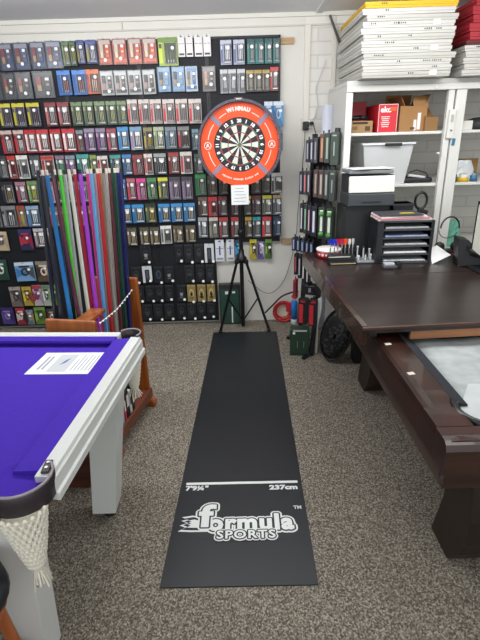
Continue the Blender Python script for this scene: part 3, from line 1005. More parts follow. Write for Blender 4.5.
for (ox, oy), (fx, fy) in legs:
    a, b = Vector((PX + ox, PYY + oy, .68)), Vector((fx, fy, .02))
    q = (b - a).to_track_quat('Z', 'X').to_matrix()
    lg = W(MB().box((a + b) / 2, (.024, .018, (b - a).length), tb, q, bev=.004), 'leg', ts)
    f = MB().box((fx, fy - .01, .0165), (.035, .055, .021), tb, bev=.006).build('rubber_foot')
    f.parent = lg
    m_ = a.lerp(b, .52)
    W(MB().box((m_ + Vector((PX, PYY, .08))) / 2, (.014, .008, (m_ - Vector((PX, PYY, .08))).length), tb, (m_ - Vector((PX, PYY, .08))).to_track_quat('Z', 'X').to_matrix()), 'brace', ts)
pn = thing('price_card', 'white handwritten card hanging just below the orange surround', 'price card', (.032, 4.115, 1.31))
MB().box((0, 0, 0), (.150, .003, .165), PAPER).build('card', pn)
g = MB()
for i in range(5):
    wv = random.uniform(.06, .11)
    g.box((random.uniform(-.01, .01), -.0025, .055 - i * .027), (wv, .001, .004), mat('8a8fa6', .8), (0, random.uniform(-.05, .05), 0))
g.build('handwriting', pn)
MB().cyl((0, .002, .06), (0, .14, .06), .004, tb).build('hanger_rod', pn)

# ---------------------------------------------------------------- left pool table (purple cloth, white frame)
pt = thing('pool_table', 'white pool table with bright purple cloth in the left foreground', 'pool table', (-1.5, 1.6, 0))
wf = mat('d2d5d1', .4, coat=.1)
wf2 = mat('c9cfcd', .4)
pur = mat('452aa8', .85, noise=.05, nscale=60, bump=.05, bscale=400, spec=.2)
pur2 = mat('4328a3', .85, noise=.05, nscale=60, spec=.2)
lea = mat('2c262b', .4, noise=.15, nscale=40)
XR, YN, YF, XL = -.475, .93, 2.27, -3.0     # outer edges of the frame
CX, CY0, CY1 = -.64, 1.11, 2.11             # nose of the cushions
W(MB().box(((XL + CX) / 2, (CY0 + CY1) / 2, .805), (CX - XL + .06, CY1 - CY0 + .06, .03), pur), 'cloth_bed', pt)


def rail_prof(out, inn, z=.86):
    """cross-section from the outside edge to the cushion: (offset, z)"""
    return [(out, .775), (out, .795), (out - .012, .80), (out - .012, .835), (out - .02, .845), (out - .03, z), (inn + .055, z), (inn + .055, .79), (out - .04, .775)]


# right rail (runs along y)
def rail_y(x_out, x_in, y0, y1, name):
    s = 1 if x_out > x_in else -1
    W_ = abs(x_out - x_in)
    P = [(-.012, .772), (-.012, .797), (-.020, .802), (-.022, .842), (-.028, .848), (-.032, .86), (-.078, .86), (-.078, .78)]
    g = MB().prism([(x_out + s * a, y0, z) for a, z in P], (0, y1 - y0, 0), wf)
    W(g, name, pt)
    P = [(-.079, .858), (-.079, .82), (-W_ + .02, .822), (-W_, .842), (-W_ + .004, .852)]
    W(MB().prism([(x_out + s * a, y0 + .03, z) for a, z in P], (0, y1 - y0 - .04, 0), pur), 'cushion', pt)


def rail_x(y_out, y_in, x0, x1, name):
    s = 1 if y_out > y_in else -1
    W_ = abs(y_out - y_in)
    P = [(0, .772), (0, .797), (-.012, .802), (-.012, .838), (-.022, .848), (-.030, .86), (-.08, .86), (-.08, .78)]
    W(MB().prism([(x0, y_out + s * a, z) for a, z in P], (x1 - x0, 0, 0), wf), name, pt)
    P = [(-.081, .858), (-.081, .82), (-W_ + .02, .822), (-W_, .842), (-W_ + .004, .852)]
    W(MB().prism([(x0 + .01, y_out + s * a, z) for a, z in P], (x1 - x0 - .02, 0, 0), pur2), 'cushion', pt)


rail_y(XR, CX, 1.115, 2.145, 'rail')
rail_x(2.235, CY1, XL, -.62, 'rail')
rail_x(1.0, 1.15, XL, -.83, 'rail')
W(MB().box((-1.79, 1.66, .745), (2.4, 1.0, .06), wf2), 'under_frame', pt)
TH = math.radians(-4.2)
piv = Vector((-.478, 2.13, 0))
pt.location = piv + Matrix.Rotation(TH, 3, 'Z') @ (pt.location - piv)
pt.rotation_euler = (0, 0, TH)
bpy.context.view_layer.update()


def leg(xt0, xt1, yt0, yt1, xb0, xb1, yb0, yb1):
    vs = [(xb0, yb0, .05), (xb1, yb0, .05), (xb1, yb1, .05), (xb0, yb1, .05), (xt0, yt0, .74), (xt1, yt0, .74), (xt1, yt1, .74), (xt0, yt1, .74)]
    l = W(MB().add(vs, [(3, 2, 1, 0), (4, 5, 6, 7), (0, 1, 5, 4), (1, 2, 6, 5), (2, 3, 7, 6), (3, 0, 4, 7)], wf), 'leg', pt)
    f = MB().lathe([(.03, 0), (.034, .005), (.034, .02), (.018, .03), (.018, .05)], ((xb0 + xb1) / 2 + .01, (yb0 + yb1) / 2, 0), BLACK, 16).build('adjustable_foot')
    f.parent = l


leg(-.70, -.56, 1.83, 1.98, -.765, -.650, 1.81, 1.93)
leg(-.845, -.705, 1.14, 1.26, -.84, -.712, 1.085, 1.20)


def pocket(cx, cy, r, a0, a1, label):
    """leather collar with a knotted white net below"""
    n = 20
    pts_t, vs = [], []
    for i in range(n + 1):
        a = math.radians(a0 + (a1 - a0) * i / n)
        d = Vector((math.cos(a), math.sin(a), 0))
        for rr, z in ((r - .004, .866), (r + .001, .869), (r + .006, .862), (r + .006, .80), (r, .79), (r - .006, .80)):
            vs.append(Vector((cx, cy, 0)) + d * rr + Vector((0, 0, z)))
    fs = []
    for i in range(n):
        for k in range(6):
            fs.append((i * 6 + k, i * 6 + (k + 1) % 6, i * 6 + 6 + (k + 1) % 6, i * 6 + 6 + k))
    fs += [tuple(range(6)), tuple(range(n * 6, n * 6 + 6))[::-1]]
    pc = W(MB().add(vs, fs, lea, True), 'pocket_collar', pt)
    lip = mat('8e858a', .35)
    P = [Vector((cx + math.cos(math.radians(a0 + (a1 - a0) * i / n)) * (r + .001), cy + math.sin(math.radians(a0 + (a1 - a0) * i / n)) * (r + .001), .869)) for i in range(n + 1)]
    f = MB().tube(P, .0045, lip).build('collar_lip')
    f.parent = pc
    return pc


def net(cx, cy, r, z0, z1, gx, gy, tl=.07):
    """knotted cotton net bag tapering to a tassel"""
    rope = mat('e4e0d0', .9, bump=.3, bscale=300)
    g = MB()
    rows, cols = 11, 18
    def P(i, j):
        t = i / rows
        rr = r * (1 - t) ** .8 * .92 + .014
        a = 2 * math.pi * (j + .5 * (i % 2)) / cols
        rr *= 1 + .05 * math.sin(a * 2 + 1)
        return Vector((cx + gx * t + rr * math.cos(a), cy + gy * t + rr * math.sin(a), z0 + (z1 - z0) * t))
    for i in range(rows):
        for j in range(cols):
            p = P(i, j)
            for jj in ((j, j + 1) if i % 2 else (j - 1, j)):
                g.tube([p, (p + P(i + 1, jj)) / 2 * 1.0, P(i + 1, jj)], .0058, rope, seg=6)
    g.lathe([(max(.006, r * (1 - k / 8) ** .8 * .92 + .008), z0 + (z1 - z0) * k / 8) for k in range(9)], (cx + gx / 2, cy + gy / 2, 0), mat('b9b4a2', .95), 18)
    for i in range(rows):
        for j in range(cols):
            p = P(i, j)
            g.lathe([(.001, -.008), (.007, -.004), (.008, .002), (.001, .008)], p, rope, 6)
    nb = W(g, 'knotted_net', pt)
    g = MB()
    base = Vector((cx + gx, cy + gy, z1))
    for k in range(26):
        a = k * 2.4
        s = .005 + .022 * random.random()
        q = base + Vector((math.cos(a) * s * 1.4, math.sin(a) * s * 1.4, -tl * random.uniform(.6, 1.1)))
        g.tube([base + Vector((math.cos(a) * .008, math.sin(a) * .008, .015)), (base + q) / 2 + Vector((math.cos(a) * .007, math.sin(a) * .007, 0)), q], .0028, rope, seg=5)
    f = g.build('tassel')
    f.parent = nb


NCX, NCY = -.668, 1.118
pocket(NCX, NCY, .092, -178, 42, '')
net(-.650, 1.060, .054, .80, .585, .012, -.015)
FCX, FCY = -.565, 2.18
pocket(FCX, FCY, .055, -40, 150, '')
net(FCX - .008, FCY + .0, .045, .80, .55, .0, .0, .06)
# collar end plate with two screws
W(MB().box((-.602, 1.160, .866), (.024, .06, .008), lea, (0, 0, .1), bev=.004).cyl((-.603, 1.174, .869), (-.603, 1.174, .873), .005, CHROME).cyl((-.600, 1.150, .869), (-.600, 1.150, .873), .005, CHROME), 'collar_plate', pt)
W(MB().lathe([(.02, .80), (.08, .80), (.089, .852), (.084, .846), (.05, .838), (.02, .836)], (-.668, 1.118, 0), pur, 24), 'pocket_lining', pt)
# notice on the cloth
pp = thing('paper_notice', 'white printed sheet lying on the purple cloth', 'paper', (0, 0, 0))
c4 = [atz(24, 374.5, .8215), atz(98, 374, .8215), atz(114, 352.5, .8215), atz(47, 353, .8215)]
pp.location = sum(c4, Vector()) / 4
W(MB().prism(c4, (0, 0, .0012), mat('e6e8e8', .7)), 'sheet', pp)
cen = sum(c4, Vector()) / 4
ux = ((c4[1] - c4[0]) + (c4[2] - c4[3])) / 2
uy = ((c4[3] - c4[0]) + (c4[2] - c4[1])) / 2
up = lambda a, b, dz: c4[0].lerp(c4[1], a).lerp(c4[3].lerp(c4[2], a), b) + Vector((0, 0, dz))
g = MB().prism([up(.26, .1, .0013), up(.52, .1, .0013), up(.52, .9, .0013), up(.26, .9, .0013)], (0, 0, .0003), mat('c4c8ca', .7))
g.prism([up(.36, .4, .0017), up(.40, .62, .0017), up(.45, .72, .0017), up(.42, .5, .0017)], (0, 0, .0003), mat('3c6ea8', .7))
W(g, 'printed_picture', pp)
g = MB()
for i in range(7):
    a = .57 + i * .05
    h = random.uniform(.5, .75)
    g.prism([up(a, .15, .0013), up(a + .015, .15, .0013), up(a + .015, .15 + h, .0013), up(a, .15 + h, .0013)], (0, 0, .0003), mat('a7acb2', .7))
for a in (.1, .16):
    g.prism([up(a, .2, .0013), up(a + .03, .2, .0013), up(a + .03, .8, .0013), up(a, .8, .0013)], (0, 0, .0003), mat('9aa0a8', .7))
W(g, 'printed_text', pp)

# ---------------------------------------------------------------- cue stand
ow = wood('7e3f14', 'a65c22', 5, .35, 'Z', .2)
ow2 = wood('5b2f1e', '7a4530', 5, .45, 'Y')
A0, A1 = Vector((-.945, 2.36, 0)), Vector((-.835, 2.93, 0))
ax = (A1 - A0).normalized()
ay = Vector((ax.y, -ax.x, 0))         # towards +x
rz = math.atan2(ax.y, ax.x)
cs = thing('cue_stand', 'orange-brown wooden cue stand behind the purple pool table', 'cue stand', (A0 + A1) / 2)
# end panels
q = Matrix.Rotation(math.atan2(ay.y, ay.x), 3, 'Z')
pw = .30
for P, zt, c_off in ((A1, .955, .02), (A0, .885, 0.01)):
    c = P + ay * (c_off + .015)
    h = zt - .04
    g = MB().box(c + Vector((0, 0, .04 + h / 2)), (pw, .03, h), ow, q, bev=.012)
    W(g, 'end_panel', cs)
    W(MB().box(P + ay * .02 + Vector((0, 0, .025)), (pw + .10, .06, .05), ow, q, bev=.01), 'foot_bar', cs)
L = (A1 - A0).length
mid = (A0 + A1) / 2
qa = Matrix.Rotation(rz, 3, 'Z')
W(MB().box(mid + ay * .02 + Vector((0, 0, .12)), (L - .03, .36, .02), ow2, qa), 'shelf_board', cs)
W(MB().box(mid + ay * .200 + Vector((0, 0, .12)), (L - .03, .018, .07), ow2, qa, bev=.003), 'lip_board', cs)
W(MB().box(mid + ay * .055 + Vector((0, 0, .27)), (L - .03, .012, .28), ow2, qa), 'back_board', cs)
W(MB().box(A0 + ax * .12 + ay * .075 + Vector((0, 0, .86)), (.21, .09, .02), ow, qa, bev=.003), 'top_rail', cs)
# low dark box under the table
tag(MB().box((-.93, 2.12, .10), (.20, .12, .20), wood('3c1c12', '55291b', 5, .5, 'X'), bev=.004).build('wooden_box'), 'dark reddish wooden box standing on the carpet below the purple table', 'box')

cues = [  # top px x, bottom px x, bottom colour, shaft colour, desc, row
    (37.5, 56, '20242c', '20242c', 'black'), (42, 62, '2a2c34', '2a2c34', 'charcoal grey'), (46, 71.5, '2a8ad6', '2a8ad6', 'bright blue'),
    (51.5, 80, '5a2c40', '5a2c40', 'maroon'), (54, 75, '2a2430', '2a2430', 'dark plum'), (59.5, 79, '4fd03a', '4fd03a', 'lime green'),
    (64, 82, 'bdbfba', 'cfcbb8', 'silver cream'), (68.5, 90, 'd8d6cc', 'd8d6cc', 'cream white'), (74, 94, 'c02440', 'c02440', 'crimson'),
    (79.5, 98, 'a840d0', 'a840d0', 'violet purple'), (87, 103.5, 'd83a8a', 'd83a8a', 'hot pink'), (90.5, 107.5, '5aa4d4', '5aa4d4', 'light blue'),
    (93.5, 110.5, 'a9adb0', 'a9adb0', 'grey silver'), (97, 113.5, 'b8242e', 'b8242e', 'bright red'), (100, 115.5, 'b88860', 'b88860', 'tan'),
    (103, 118, '8c8c88', '8c8c88', 'pewter grey'), (106, 121.5, 'd2d0c6', 'd2d0c6', 'ivory'), (109, 123, '5c2430', '5c2430', 'wine red'),
    (111.5, 126.5, '1c5a44', '1c5a44', 'bottle green'), (114.5, 128.5, '1c4038', '1c4038', 'dark green'), (117.5, 130.5, '262a7c', '262a7c', 'navy blue'), (120.5, 133, '20225c', '20225c', 'midnight blue')]
for i, (tx, bx, c0, c1, d) in enumerate(cues):
    t = (tx - 37) / 84
    Y = 2.42 + .46 * t + (-.02 if i % 2 else .02)
    p1 = at(tx, 169 - 2 * t, Y)
    p0 = at(bx - (3 * t if t > .6 else 0), 322, Y)
    dv = (p0 - p1) / (p1.z - p0.z)
    p0 = p1 + dv * (p1.z - .135)
    nb = [cues[i - 1][4] if i else None, cues[i + 1][4] if i < len(cues) - 1 else None]
    lab = '%s cue in the wooden stand, ' % d
    lab += ('leftmost of the row' if not nb[0] else 'rightmost of the row' if not nb[1] else 'between the %s and %s cues' % (nb[0], nb[1]))
    c = thing('pool_cue', lab, 'cue', p0, 0, 'upright cues in the wooden stand')
    r = .0150 if i not in (2, 9) else .0165

    mt = p0.lerp(p1, .12)
    W(MB().cyl(p0, p1 - (p1 - p0) * .02, r * .86, mat(c0, .25, coat=.3), r1=r * .64), 'cue_butt', c)
    W(MB().cyl(p1 - (p1 - p0) * .02, p1 - (p1 - p0) * .004, r * .5, mat('e2dccb', .4) if i % 3 else mat('26262a', .5), r1=r * .5), 'ferrule', c)
# beaded cord across the cues
g = MB()
bead = mat('eef0ee', .4)
pa, pb = at(98, 321, 2.40), at(129.5, 289, 2.80)
N = 13
for i in range(N):
    p = pa.lerp(pb, i / (N - 1)) + Vector((.02, -.03, -.02 * math.sin(math.pi * i / (N - 1))))
    g.lathe([(.0005, -.006), (.0045, -.004), (.006, 0), (.0045, .004), (.0005, .006)], p, bead, 8)
g.tube([pa + Vector((.02, -.03, 0)), (pa + pb) / 2 + Vector((.02, -.03, -.02)), pb + Vector((.02, -.03, 0))], .0015, bead, seg=5)
tag(g.build('bead_cord'), 'white beaded cord strung diagonally across the front of the coloured cues', 'beaded cord')
# slim items standing on the low shelf of the stand
bk = [('3a8fc4', 'blue', .035), ('8fc0d8', 'pale blue', .02), ('c23a4c', 'red', .025), ('22242a', 'black', .04), ('dcdcd8', 'white', .025), ('2c2a30', 'dark grey', .03)]
s = .05
for i, (c, d, wd) in enumerate(bk):
    p = A0 + ax * (s + wd / 2 + .04) + ay * .125
    hh = [.2, .19, .18, .2, .17, .15][i]
    s += wd + .012
    t = thing('boxed_item', '%s upright slim box on the low shelf of the cue stand' % d, 'box', p + Vector((0, 0, .131)), rz, 'slim boxes on the low shelf of the cue stand')
    MB().box((0, 0, hh / 2), (wd, .11, hh), mat(c, .5), bev=.002).build('sleeve', t)
    MB().box((0, -.0565, hh * .6), (wd * .7, .002, hh * .4), mat('d8d8d4' if i != 4 else '3a3a3a', .5)).build('printed_label', t)

# stool by the near table leg
st = thing('stool', 'orange-brown wooden stool with black seat at the bottom left edge', 'stool', (-.80, .90, 0))
ow3 = wood('8c4520', 'b4693a', 5, .35, 'Z', .2)
p = at(-6, 612, 1.0)
# seat height and place from where it shows in the corner of the frame
SX, SY = -.86, 1.03
W(MB().lathe([(.02, .0), (.15, .0), (.165, .02), (.16, .05), (.12, .065), (.01, .068)], (-.85, .925, .56), mat('1c2026', .35), 28), 'seat_cushion', st)
W(MB().lathe([(.02, .0), (.14, .0), (.15, .02), (.14, .035), (.01, .035)], (-.85, .925, .52), ow3, 28), 'seat_ring', st)
for k in range(4):
    a = math.radians(45 + 90 * k)
    d = Vector((math.cos(a), math.sin(a), 0))
    c0 = Vector((-.85, .925, 0))
    W(MB().tube([c0 + d * .17, c0 + d * .15 + Vector((0, 0, .15)), c0 + d * .13 + Vector((0, 0, .3)), c0 + d * .11 + Vector((0, 0, .52))], .019, ow3, 12, taper=[.8, 1.1, 1.0, .9]), 'leg', st)
W(MB().tube([(-.85 + .142 * math.cos(t * math.pi / 12), .93 + .142 * math.sin(t * math.pi / 12), .2) for t in range(24)], .010, ow3, 8, closed=True), 'foot_ring', st)

# ---------------------------------------------------------------- right: brown billiard table
bt = thing('billiard_table', 'dark brown wooden billiard table with grey cloth along the right side', 'billiard table', (1.4, 2.4, 0))
mah = wood('26150f', '3b221b', 4, .30, 'Y', .35)
mahx = wood('26150f', '3b221b', 4, .30, 'X', .35)
TX, TY = .672, 1.262
# long rail, near half visible
P = [(0, .70), (.004, .79), (.012, .812), (.025, .822), (.05, .824), (.135, .822), (.135, .74), (.03, .70)]
W(MB().prism([(TX + a, TY + .02, z) for a, z in P], (0, 2.33, 0), mah), 'rail', bt)
W(MB().prism([(TX + .004, TY + .03, .64), (TX + .002, TY + .03, .70), (TX + .06, TY + .03, .70), (TX + .06, TY + .03, .64)], (0, 2.30, 0), mah), 'apron', bt)
P = [(0, .70), (.004, .79), (.012, .812), (.025, .822), (.05, .824), (.10, .824), (.10, .70)]
W(MB().prism([(TX - .0, TY + a, z) for a, z in P], (1.5, 0, 0), mahx), 'rail', bt)
W(MB().prism([(TX + .004, TY + .002, .64), (TX + .004, TY + .0, .70), (TX + .004, TY + .06, .70), (TX + .004, TY + .06, .64)], (1.5, 0, 0), mahx), 'apron', bt)
W(MB().box((TX + .067, TY + .16, .8248), (.128, .12, .002), mah), 'corner_cap', bt)
blkc = mat('22262d', .9, bump=.1, bscale=300)
W(MB().prism([(TX + .136, 1.52, .823), (TX + .136, 1.52, .79), (TX + .17, 1.52, .79), (TX + .188, 1.52, .805), (TX + .186, 1.52, .812)], (0, 2.0, 0), blkc), 'cushion', bt)
W(MB().box((TX + .92, 2.42, .765), (1.60, 2.22, .03), mat('707880', .9)), 'cloth_bed', bt)
W(MB().box((TX + .92, 2.42, .71), (1.70, 2.2, .06), mah), 'under_frame', bt)
for px, py in ((388, 344), (411, 373.5)):
    p = atz(px, py, .824)
    W(MB().box((p.x, p.y, .8245), (.030, .022, .002), mat('e0dcd0', .3), (0, 0, .2), bev=.0008), 'rail_diamond', bt)
W(MB().box((TX + .065, 1.475, .8246), (.13, .004, .0015), mat('8a5a3c', .3)), 'rail_joint', bt)
# corner pocket
g = MB()
pc0 = atz(489, 408, .82)
pc0.z = 0
vs, n = [], 18
for i in range(n + 1):
    a = math.radians(150 + 150 * i / n)
    d = Vector((math.cos(a), math.sin(a), 0))
    for rr, z in ((.098, .812), (.112, .828), (.125, .831), (.135, .824), (.135, .78), (.09, .74)):
        vs.append(pc0 + d * rr + Vector((0, 0, z)))
fs = [(i * 6 + k, i * 6 + (k + 1) % 6, i * 6 + 6 + (k + 1) % 6, i * 6 + 6 + k) for i in range(n) for k in range(6)]
g.add(vs, fs, mat('1a1b1e', .25), True)
W(g, 'corner_pocket', bt)


def bleg(x0, y0, flip=1):
    """flared curved leg, profile in the y-z plane"""
    prof = [(0, 0), (-.02, .02), (-.075, .10), (-.112, .20), (-.118, .32), (-.10, .45), (-.08, .56), (-.06, .64), (.12, .64), (.10, .45), (.11, .27), (.14, .14), (.17, .02), (.17, 0)]
    W(MB().prism([(x0, y0 + a * flip, z) for a, z in prof], (.22, 0, 0), wood('1e1710', '30241a', 4, .45, 'Z')), 'leg', bt)


bleg(.895, 1.535)
bleg(.90, 3.0)
# translucent sheet over the open bed
sh = MB()
vs = []
nx, ny = 14, 12
for j in range(ny + 1):
    for i in range(nx + 1):
        x = TX + .20 + i * .085
        y = 1.53 + j * .058
        vs.append((x, y, .788 + .004 * math.sin(x * 21 + y * 9) + .003 * math.sin(y * 31)))
sh.add(vs, [(j * (nx + 1) + i, j * (nx + 1) + i + 1, (j + 1) * (nx + 1) + i + 1, (j + 1) * (nx + 1) + i) for j in range(ny) for i in range(nx)], mat('a9b0b0', .6, noise=.16, nscale=14), True)
o = sh.build('dust_sheet')
md = o.modifiers.new('s', 'SOLIDIFY')
md.thickness = .002
tag(o, 'pale grey crumpled sheet spread over the open end of the billiard table bed', 'sheet')
sh2 = MB().prism([atz(468, 384, .80), atz(520, 384, .80), atz(520, 440, .80), atz(450, 440, .80)], (0, 0, .002), mat('bfc6c5', .5, noise=.08, nscale=12))
tag(sh2.build('plastic_sheet'), 'lighter grey plastic sheet folded over the dust sheet at the right edge', 'sheet')

# dark cover board on the table
cv = thing('table_cover', 'dark glossy brown wooden cover board on the far half of the billiard table', 'table cover', (1.7, 2.9, .826))
dk = wood('1f1613', '2e2420', 2.5, .31, 'X', .1)
Q = [(.60, 2.09), (2.9, 2.21), (2.9, 3.66), (.518, 3.66)]
W(MB().prism([(x, y, .865) for x, y in Q], (0, 0, .035), dk), 'top_panel', cv)
e = mat('3a241c', .25, coat=.4)
W(MB().prism([(.598, 2.10, .80), (.598, 2.10, .902), (.625, 2.10, .902), (.625, 2.10, .80)], (-.083, 1.55, 0), e), 'side_lip', cv)
W(MB().prism([(.598, 2.085, .886), (2.9, 2.205, .886), (2.9, 2.22, .904), (.598, 2.10, .904)], (0, 0, .0), e) if 0 else MB().box((1.75, 2.148, .893), (2.31, .018, .018), wood('3a241a', '54352a', 4, .4, 'X'), (0, 0, .052), bev=.004), 'front_edge', cv)
W(MB().box((1.86, 2.166, .854), (2.04, .02, .062), wood('7c4e30', '9c6a44', 4, .45, 'X'), (0, 0, .052)), 'front_strip', cv)
W(MB().box((.665, 2.20, .845), (.04, .12, .036), BLACK), 'support_block', cv)
W(MB().box((1.7, 3.0, .9006), (2.2, .003, .001), mat('3d2c26', .3), (0, 0, .03)), 'panel_seam', cv)

# ---------------------------------------------------------------- white shelving unit
SY0, SY1, SX0, SX1, ST = 3.75, 4.46, .825, 3.3, 2.13
ws = mat('dcdcd6', .45)
su = thing('shelf_unit', 'tall white painted shelving unit against the brick wall at right', 'shelving unit', (SX0, (SY0 + SY1) / 2, 0))


def sbox(x0, x1, y0, y1, z0, z1, name, m=ws, bev=.004):
    return W(MB().box(((x0 + x1) / 2, (y0 + y1) / 2, (z0 + z1) / 2), (x1 - x0, y1 - y0, z1 - z0), m, bev=bev), name, su)


S1, S2, S3 = at(395, 132, SY0).z, at(425, 184, SY0).z, at(460, 250, SY0).z
sbox(SX0, SX1, SY0, SY1, ST - .03, ST, 'top_board')
sbox(SX0, SX1, SY0 - .01, SY0 + .03, ST - .075, ST - .03, 'head_rail')
sbox(SX0, SX0 + .02, SY0 + .03, SY1, 0, ST - .03, 'side_panel')
sbox(SX0, SX0 + .05, SY0, SY0 + .04, 0, ST - .075, 'front_post')
sbox(1.575, 1.62, SY0, SY0 + .04, .0, ST - .075, 'front_post')
sbox(1.632, 1.71, SY0, SY0 + .05, .0, ST - .075, 'front_post')
for z in (S1, S2, S3, .35):
    sbox(SX0 + .02, SX1, SY0 + .04, SY1, z - .022, z, 'shelf_board')
sbox(1.60, 1.64, SY0 + .05, SY1, 0, ST - .03, 'partition', mat('c9c9c3', .5)) if 0 else None
lp = at(451, 124, SY0 - .012)
W(MB().box((lp.x, SY0 - .012, lp.z), (.05, .022, .20), ws, bev=.004).box((lp.x, SY0 - .025, lp.z + .04), (.02, .006, .05), mat('b0b0aa', .4), bev=.002).box((lp.x + .002, SY0 - .025, lp.z - .045), (.012, .004, .012), mat('5a5a58')), 'lock_plate', su, 'white metal lock plate with oval emblem')
lp = at(453.5, 142, SY0 - .004)
W(MB().box((lp.x, SY0 - .003, lp.z), (.022, .004, .05), mat('2c7a9c', .5), (0, .1, 0)), 'sticker', su, 'small blue sticker')
for px, py in ((436, 87), (438, 153)):
    p = at(px, py, SY0 - .01)
    W(MB().cyl((p.x, SY0 + .002, p.z), (p.x, SY0 - .02, p.z), .008, WHITE), 'knob', su)
# white sheet roll tucked left of the unit
p = at(327, 107, 3.95)
t = thing('rolled_sheet', 'upright white rolled sheet standing left of the shelving unit', 'rolled sheet', (at(328, 107, 4.25).x, 4.25, 0))
MB().lathe([(.048, .0), (.048, 2.0), (.038, 2.0), (.038, 1.9)], (0, 0, 0), mat('d4d8e6', .5), 20).build('roll', t)

# stacked white boxes on top
hw = mat('3a3a3c', .8)


def flatbox(xl, xr, py_bot, Yf, depth, c, lab, grp, hgt, yaw, idx):
    base = [xl, xr]
    t = thing('flat_carton', lab, 'box', ((xl + xr) / 2, Yf + depth / 2, py_bot), yaw, grp)
    wdt = xr - xl
    m = mat(c, .6, noise=.03, nscale=6)
    MB().box((0, 0, hgt * .36), (wdt - .008, depth - .008, hgt * .72), m, bev=.003).build('tray', t)
    g = MB().box((0, 0, hgt * .68), (wdt, depth, hgt * .60), m, bev=.003)
    g.build('lid', t)
    g = MB()
    for k in range(random.randint(1, 3)):
        x = random.uniform(-wdt * .42, wdt * .3)
        for q in range(random.randint(2, 5)):
            g.box((x + q * .014, -depth / 2 - .0007, hgt * .68), (.007, .0014, random.uniform(.006, .012)), hw, (0, random.uniform(-.6, .6), 0))
    if idx % 4 == 0:
        g.box((wdt * .3, -depth / 2 - .0008, hgt * .68), (.05, .0012, .03), mat('eceae2', .5))
    g.build('handwriting', t)
    return t


z = ST + .001
HB = .0378
offs = [0, .012, -.004, .006, -.012, -.016, .004, -.018, -.006, .012, -.01]
n = len(offs)
XA, XB = at(361, 77, 3.62).x, at(450, 75, 3.62).x
for i, of in enumerate(offs):
    pos = 'bottom one' if i == 0 else 'topmost white one' if i == n - 1 else ('%s from the bottom' % ORD[i])
    flatbox(XA + of, XB + of * .8 + (.02 if i % 4 == 3 else 0), z, 3.62, .78, 'c3c1bb' if i % 3 else 'b9b7b0', 'flat white carton in the tall stack, %s' % pos, 'white cartons stacked on the shelving unit', HB - .001, random.uniform(-.014, .014), i)
    z += HB
flatbox(XA + .0, XB, z, 3.62, .78, 'd8ac20', 'flat yellow carton on top of the tall white stack', None, HB, 0, 1)
z = ST + .001
for i in range(5):
    flatbox(1.60 + (i % 2) * .012, 2.4, z, 3.64, .7, 'c0beb7', 'flat white carton in the right-hand stack, %s' % ('bottom one' if i == 0 else 'top white one' if i == 4 else ORD[i] + ' from the bottom'), 'white cartons in the right-hand stack', HB - .001, 0, i)
    z += HB
for i in range(6):
    h = .05 if i else .03
    flatbox(1.605 + (i % 2) * .014 + .004 * i, 2.4, z, 3.64, .7, 'a0202c' if i else '5c1c20', 'dark red carton above the right-hand white stack, %s' % ('lowest and darkest' if i == 0 else 'top one' if i == 5 else ORD[i] + ' from the lowest'), 'red cartons in the right-hand stack', h - .001, 0, i)
    z += h


# things on the shelves
def carton(px0, px1, py0, py1, Y, depth, c, lab, name='carton', cat='box', yaw=0, rough=.75, zb=None):
    a, b = at(px0, py1, Y), at(px1, py1, Y)
    tp = at((px0 + px1) / 2, py0, Y)
    zb = a.z if zb is None else zb
    t = thing(name, lab, cat, ((a.x + b.x) / 2, Y + depth / 2, zb), yaw)
    return t, b.x - a.x, tp.z - zb


t, w_, h_ = carton(347, 372, 121, 135, 3.82, .25, '', 'low brown printed carton at the left end of the upper shelf', zb=S1 + .001)
MB().box((0, 0, h_ / 2), (w_, .25, h_), mat('a08058', .8), bev=.002).build('carton_body', t)
MB().box((0, -.1257, h_ * .82), (w_ * .6, .001, h_ * .18), mat('3c3028', .8)).box((-w_ * .2, -.1257, h_ * .4), (w_ * .2, .001, h_ * .3), mat('7c6040', .8)).box((w_ * .3, -.1257, h_ * .35), (w_ * .2, .001, h_ * .4), mat('54402c', .8)).build('printing', t)
tt = thing('black_bag', 'small crumpled black bag lying on the low brown carton', 'bag', (t.location.x, 3.92, S1 + h_ + .002))
g = MB()
for k in range(7):
    g.lathe([(.002, -.018), (.03, -.012), (.04, 0), (.028, .012), (.002, .018)], (-.07 + k * .022, random.uniform(-.03, .03), .02 + random.uniform(0, .008)), mat('1c1c20', .4), 8)
g.build('crumpled_bag', tt)
t, w_, h_ = carton(377, 396, 104, 134, 3.80, .36, '', 'bright red carton with white lettering on the upper shelf', zb=S1 + .001)
rc = mat('d02434', .5)
MB().box((0, 0, h_ / 2), (w_, .36, h_), rc, bev=.002).build('carton_body', t)
g = MB()
for k in range(6):
    g.box((-w_ * .12, -.1812, h_ * (.55 - k * .07)), (w_ * (.45 - .05 * (k % 3)), .001, h_ * .025), WHITE)
g.box((0, -.1808, h_ * .5), (w_ * .98, .0008, h_ * .02), mat('c02030', .5))
for s in (-1, 1):
    g.box((s * w_ * .48, -.1812, h_ / 2), (w_ * .02, .001, h_ * .96), WHITE)
g.box((0, -.1812, h_ * .985), (w_ * .96, .001, h_ * .02), WHITE)
g.build('printing', t)
text_obj('lettering', text_mesh('OKI', .055, WHITE, offset=.002, extrude=.0004, align='LEFT'), t, (-w_ * .38, -.1812, h_ * .78), (math.pi / 2, 0, 0)) if 0 else text_obj('lettering', text_mesh('eko', .055, WHITE, offset=.002, extrude=.0004, align='LEFT'), t, (-w_ * .40, -.1812, h_ * .80), (math.pi / 2, 0, 0))
MB().box((w_ * .25, -.1815, h_ * .82), (w_ * .34, .001, h_ * .14), mat('d8602c', .5)).build('orange_label', t)
xr = t.location.x
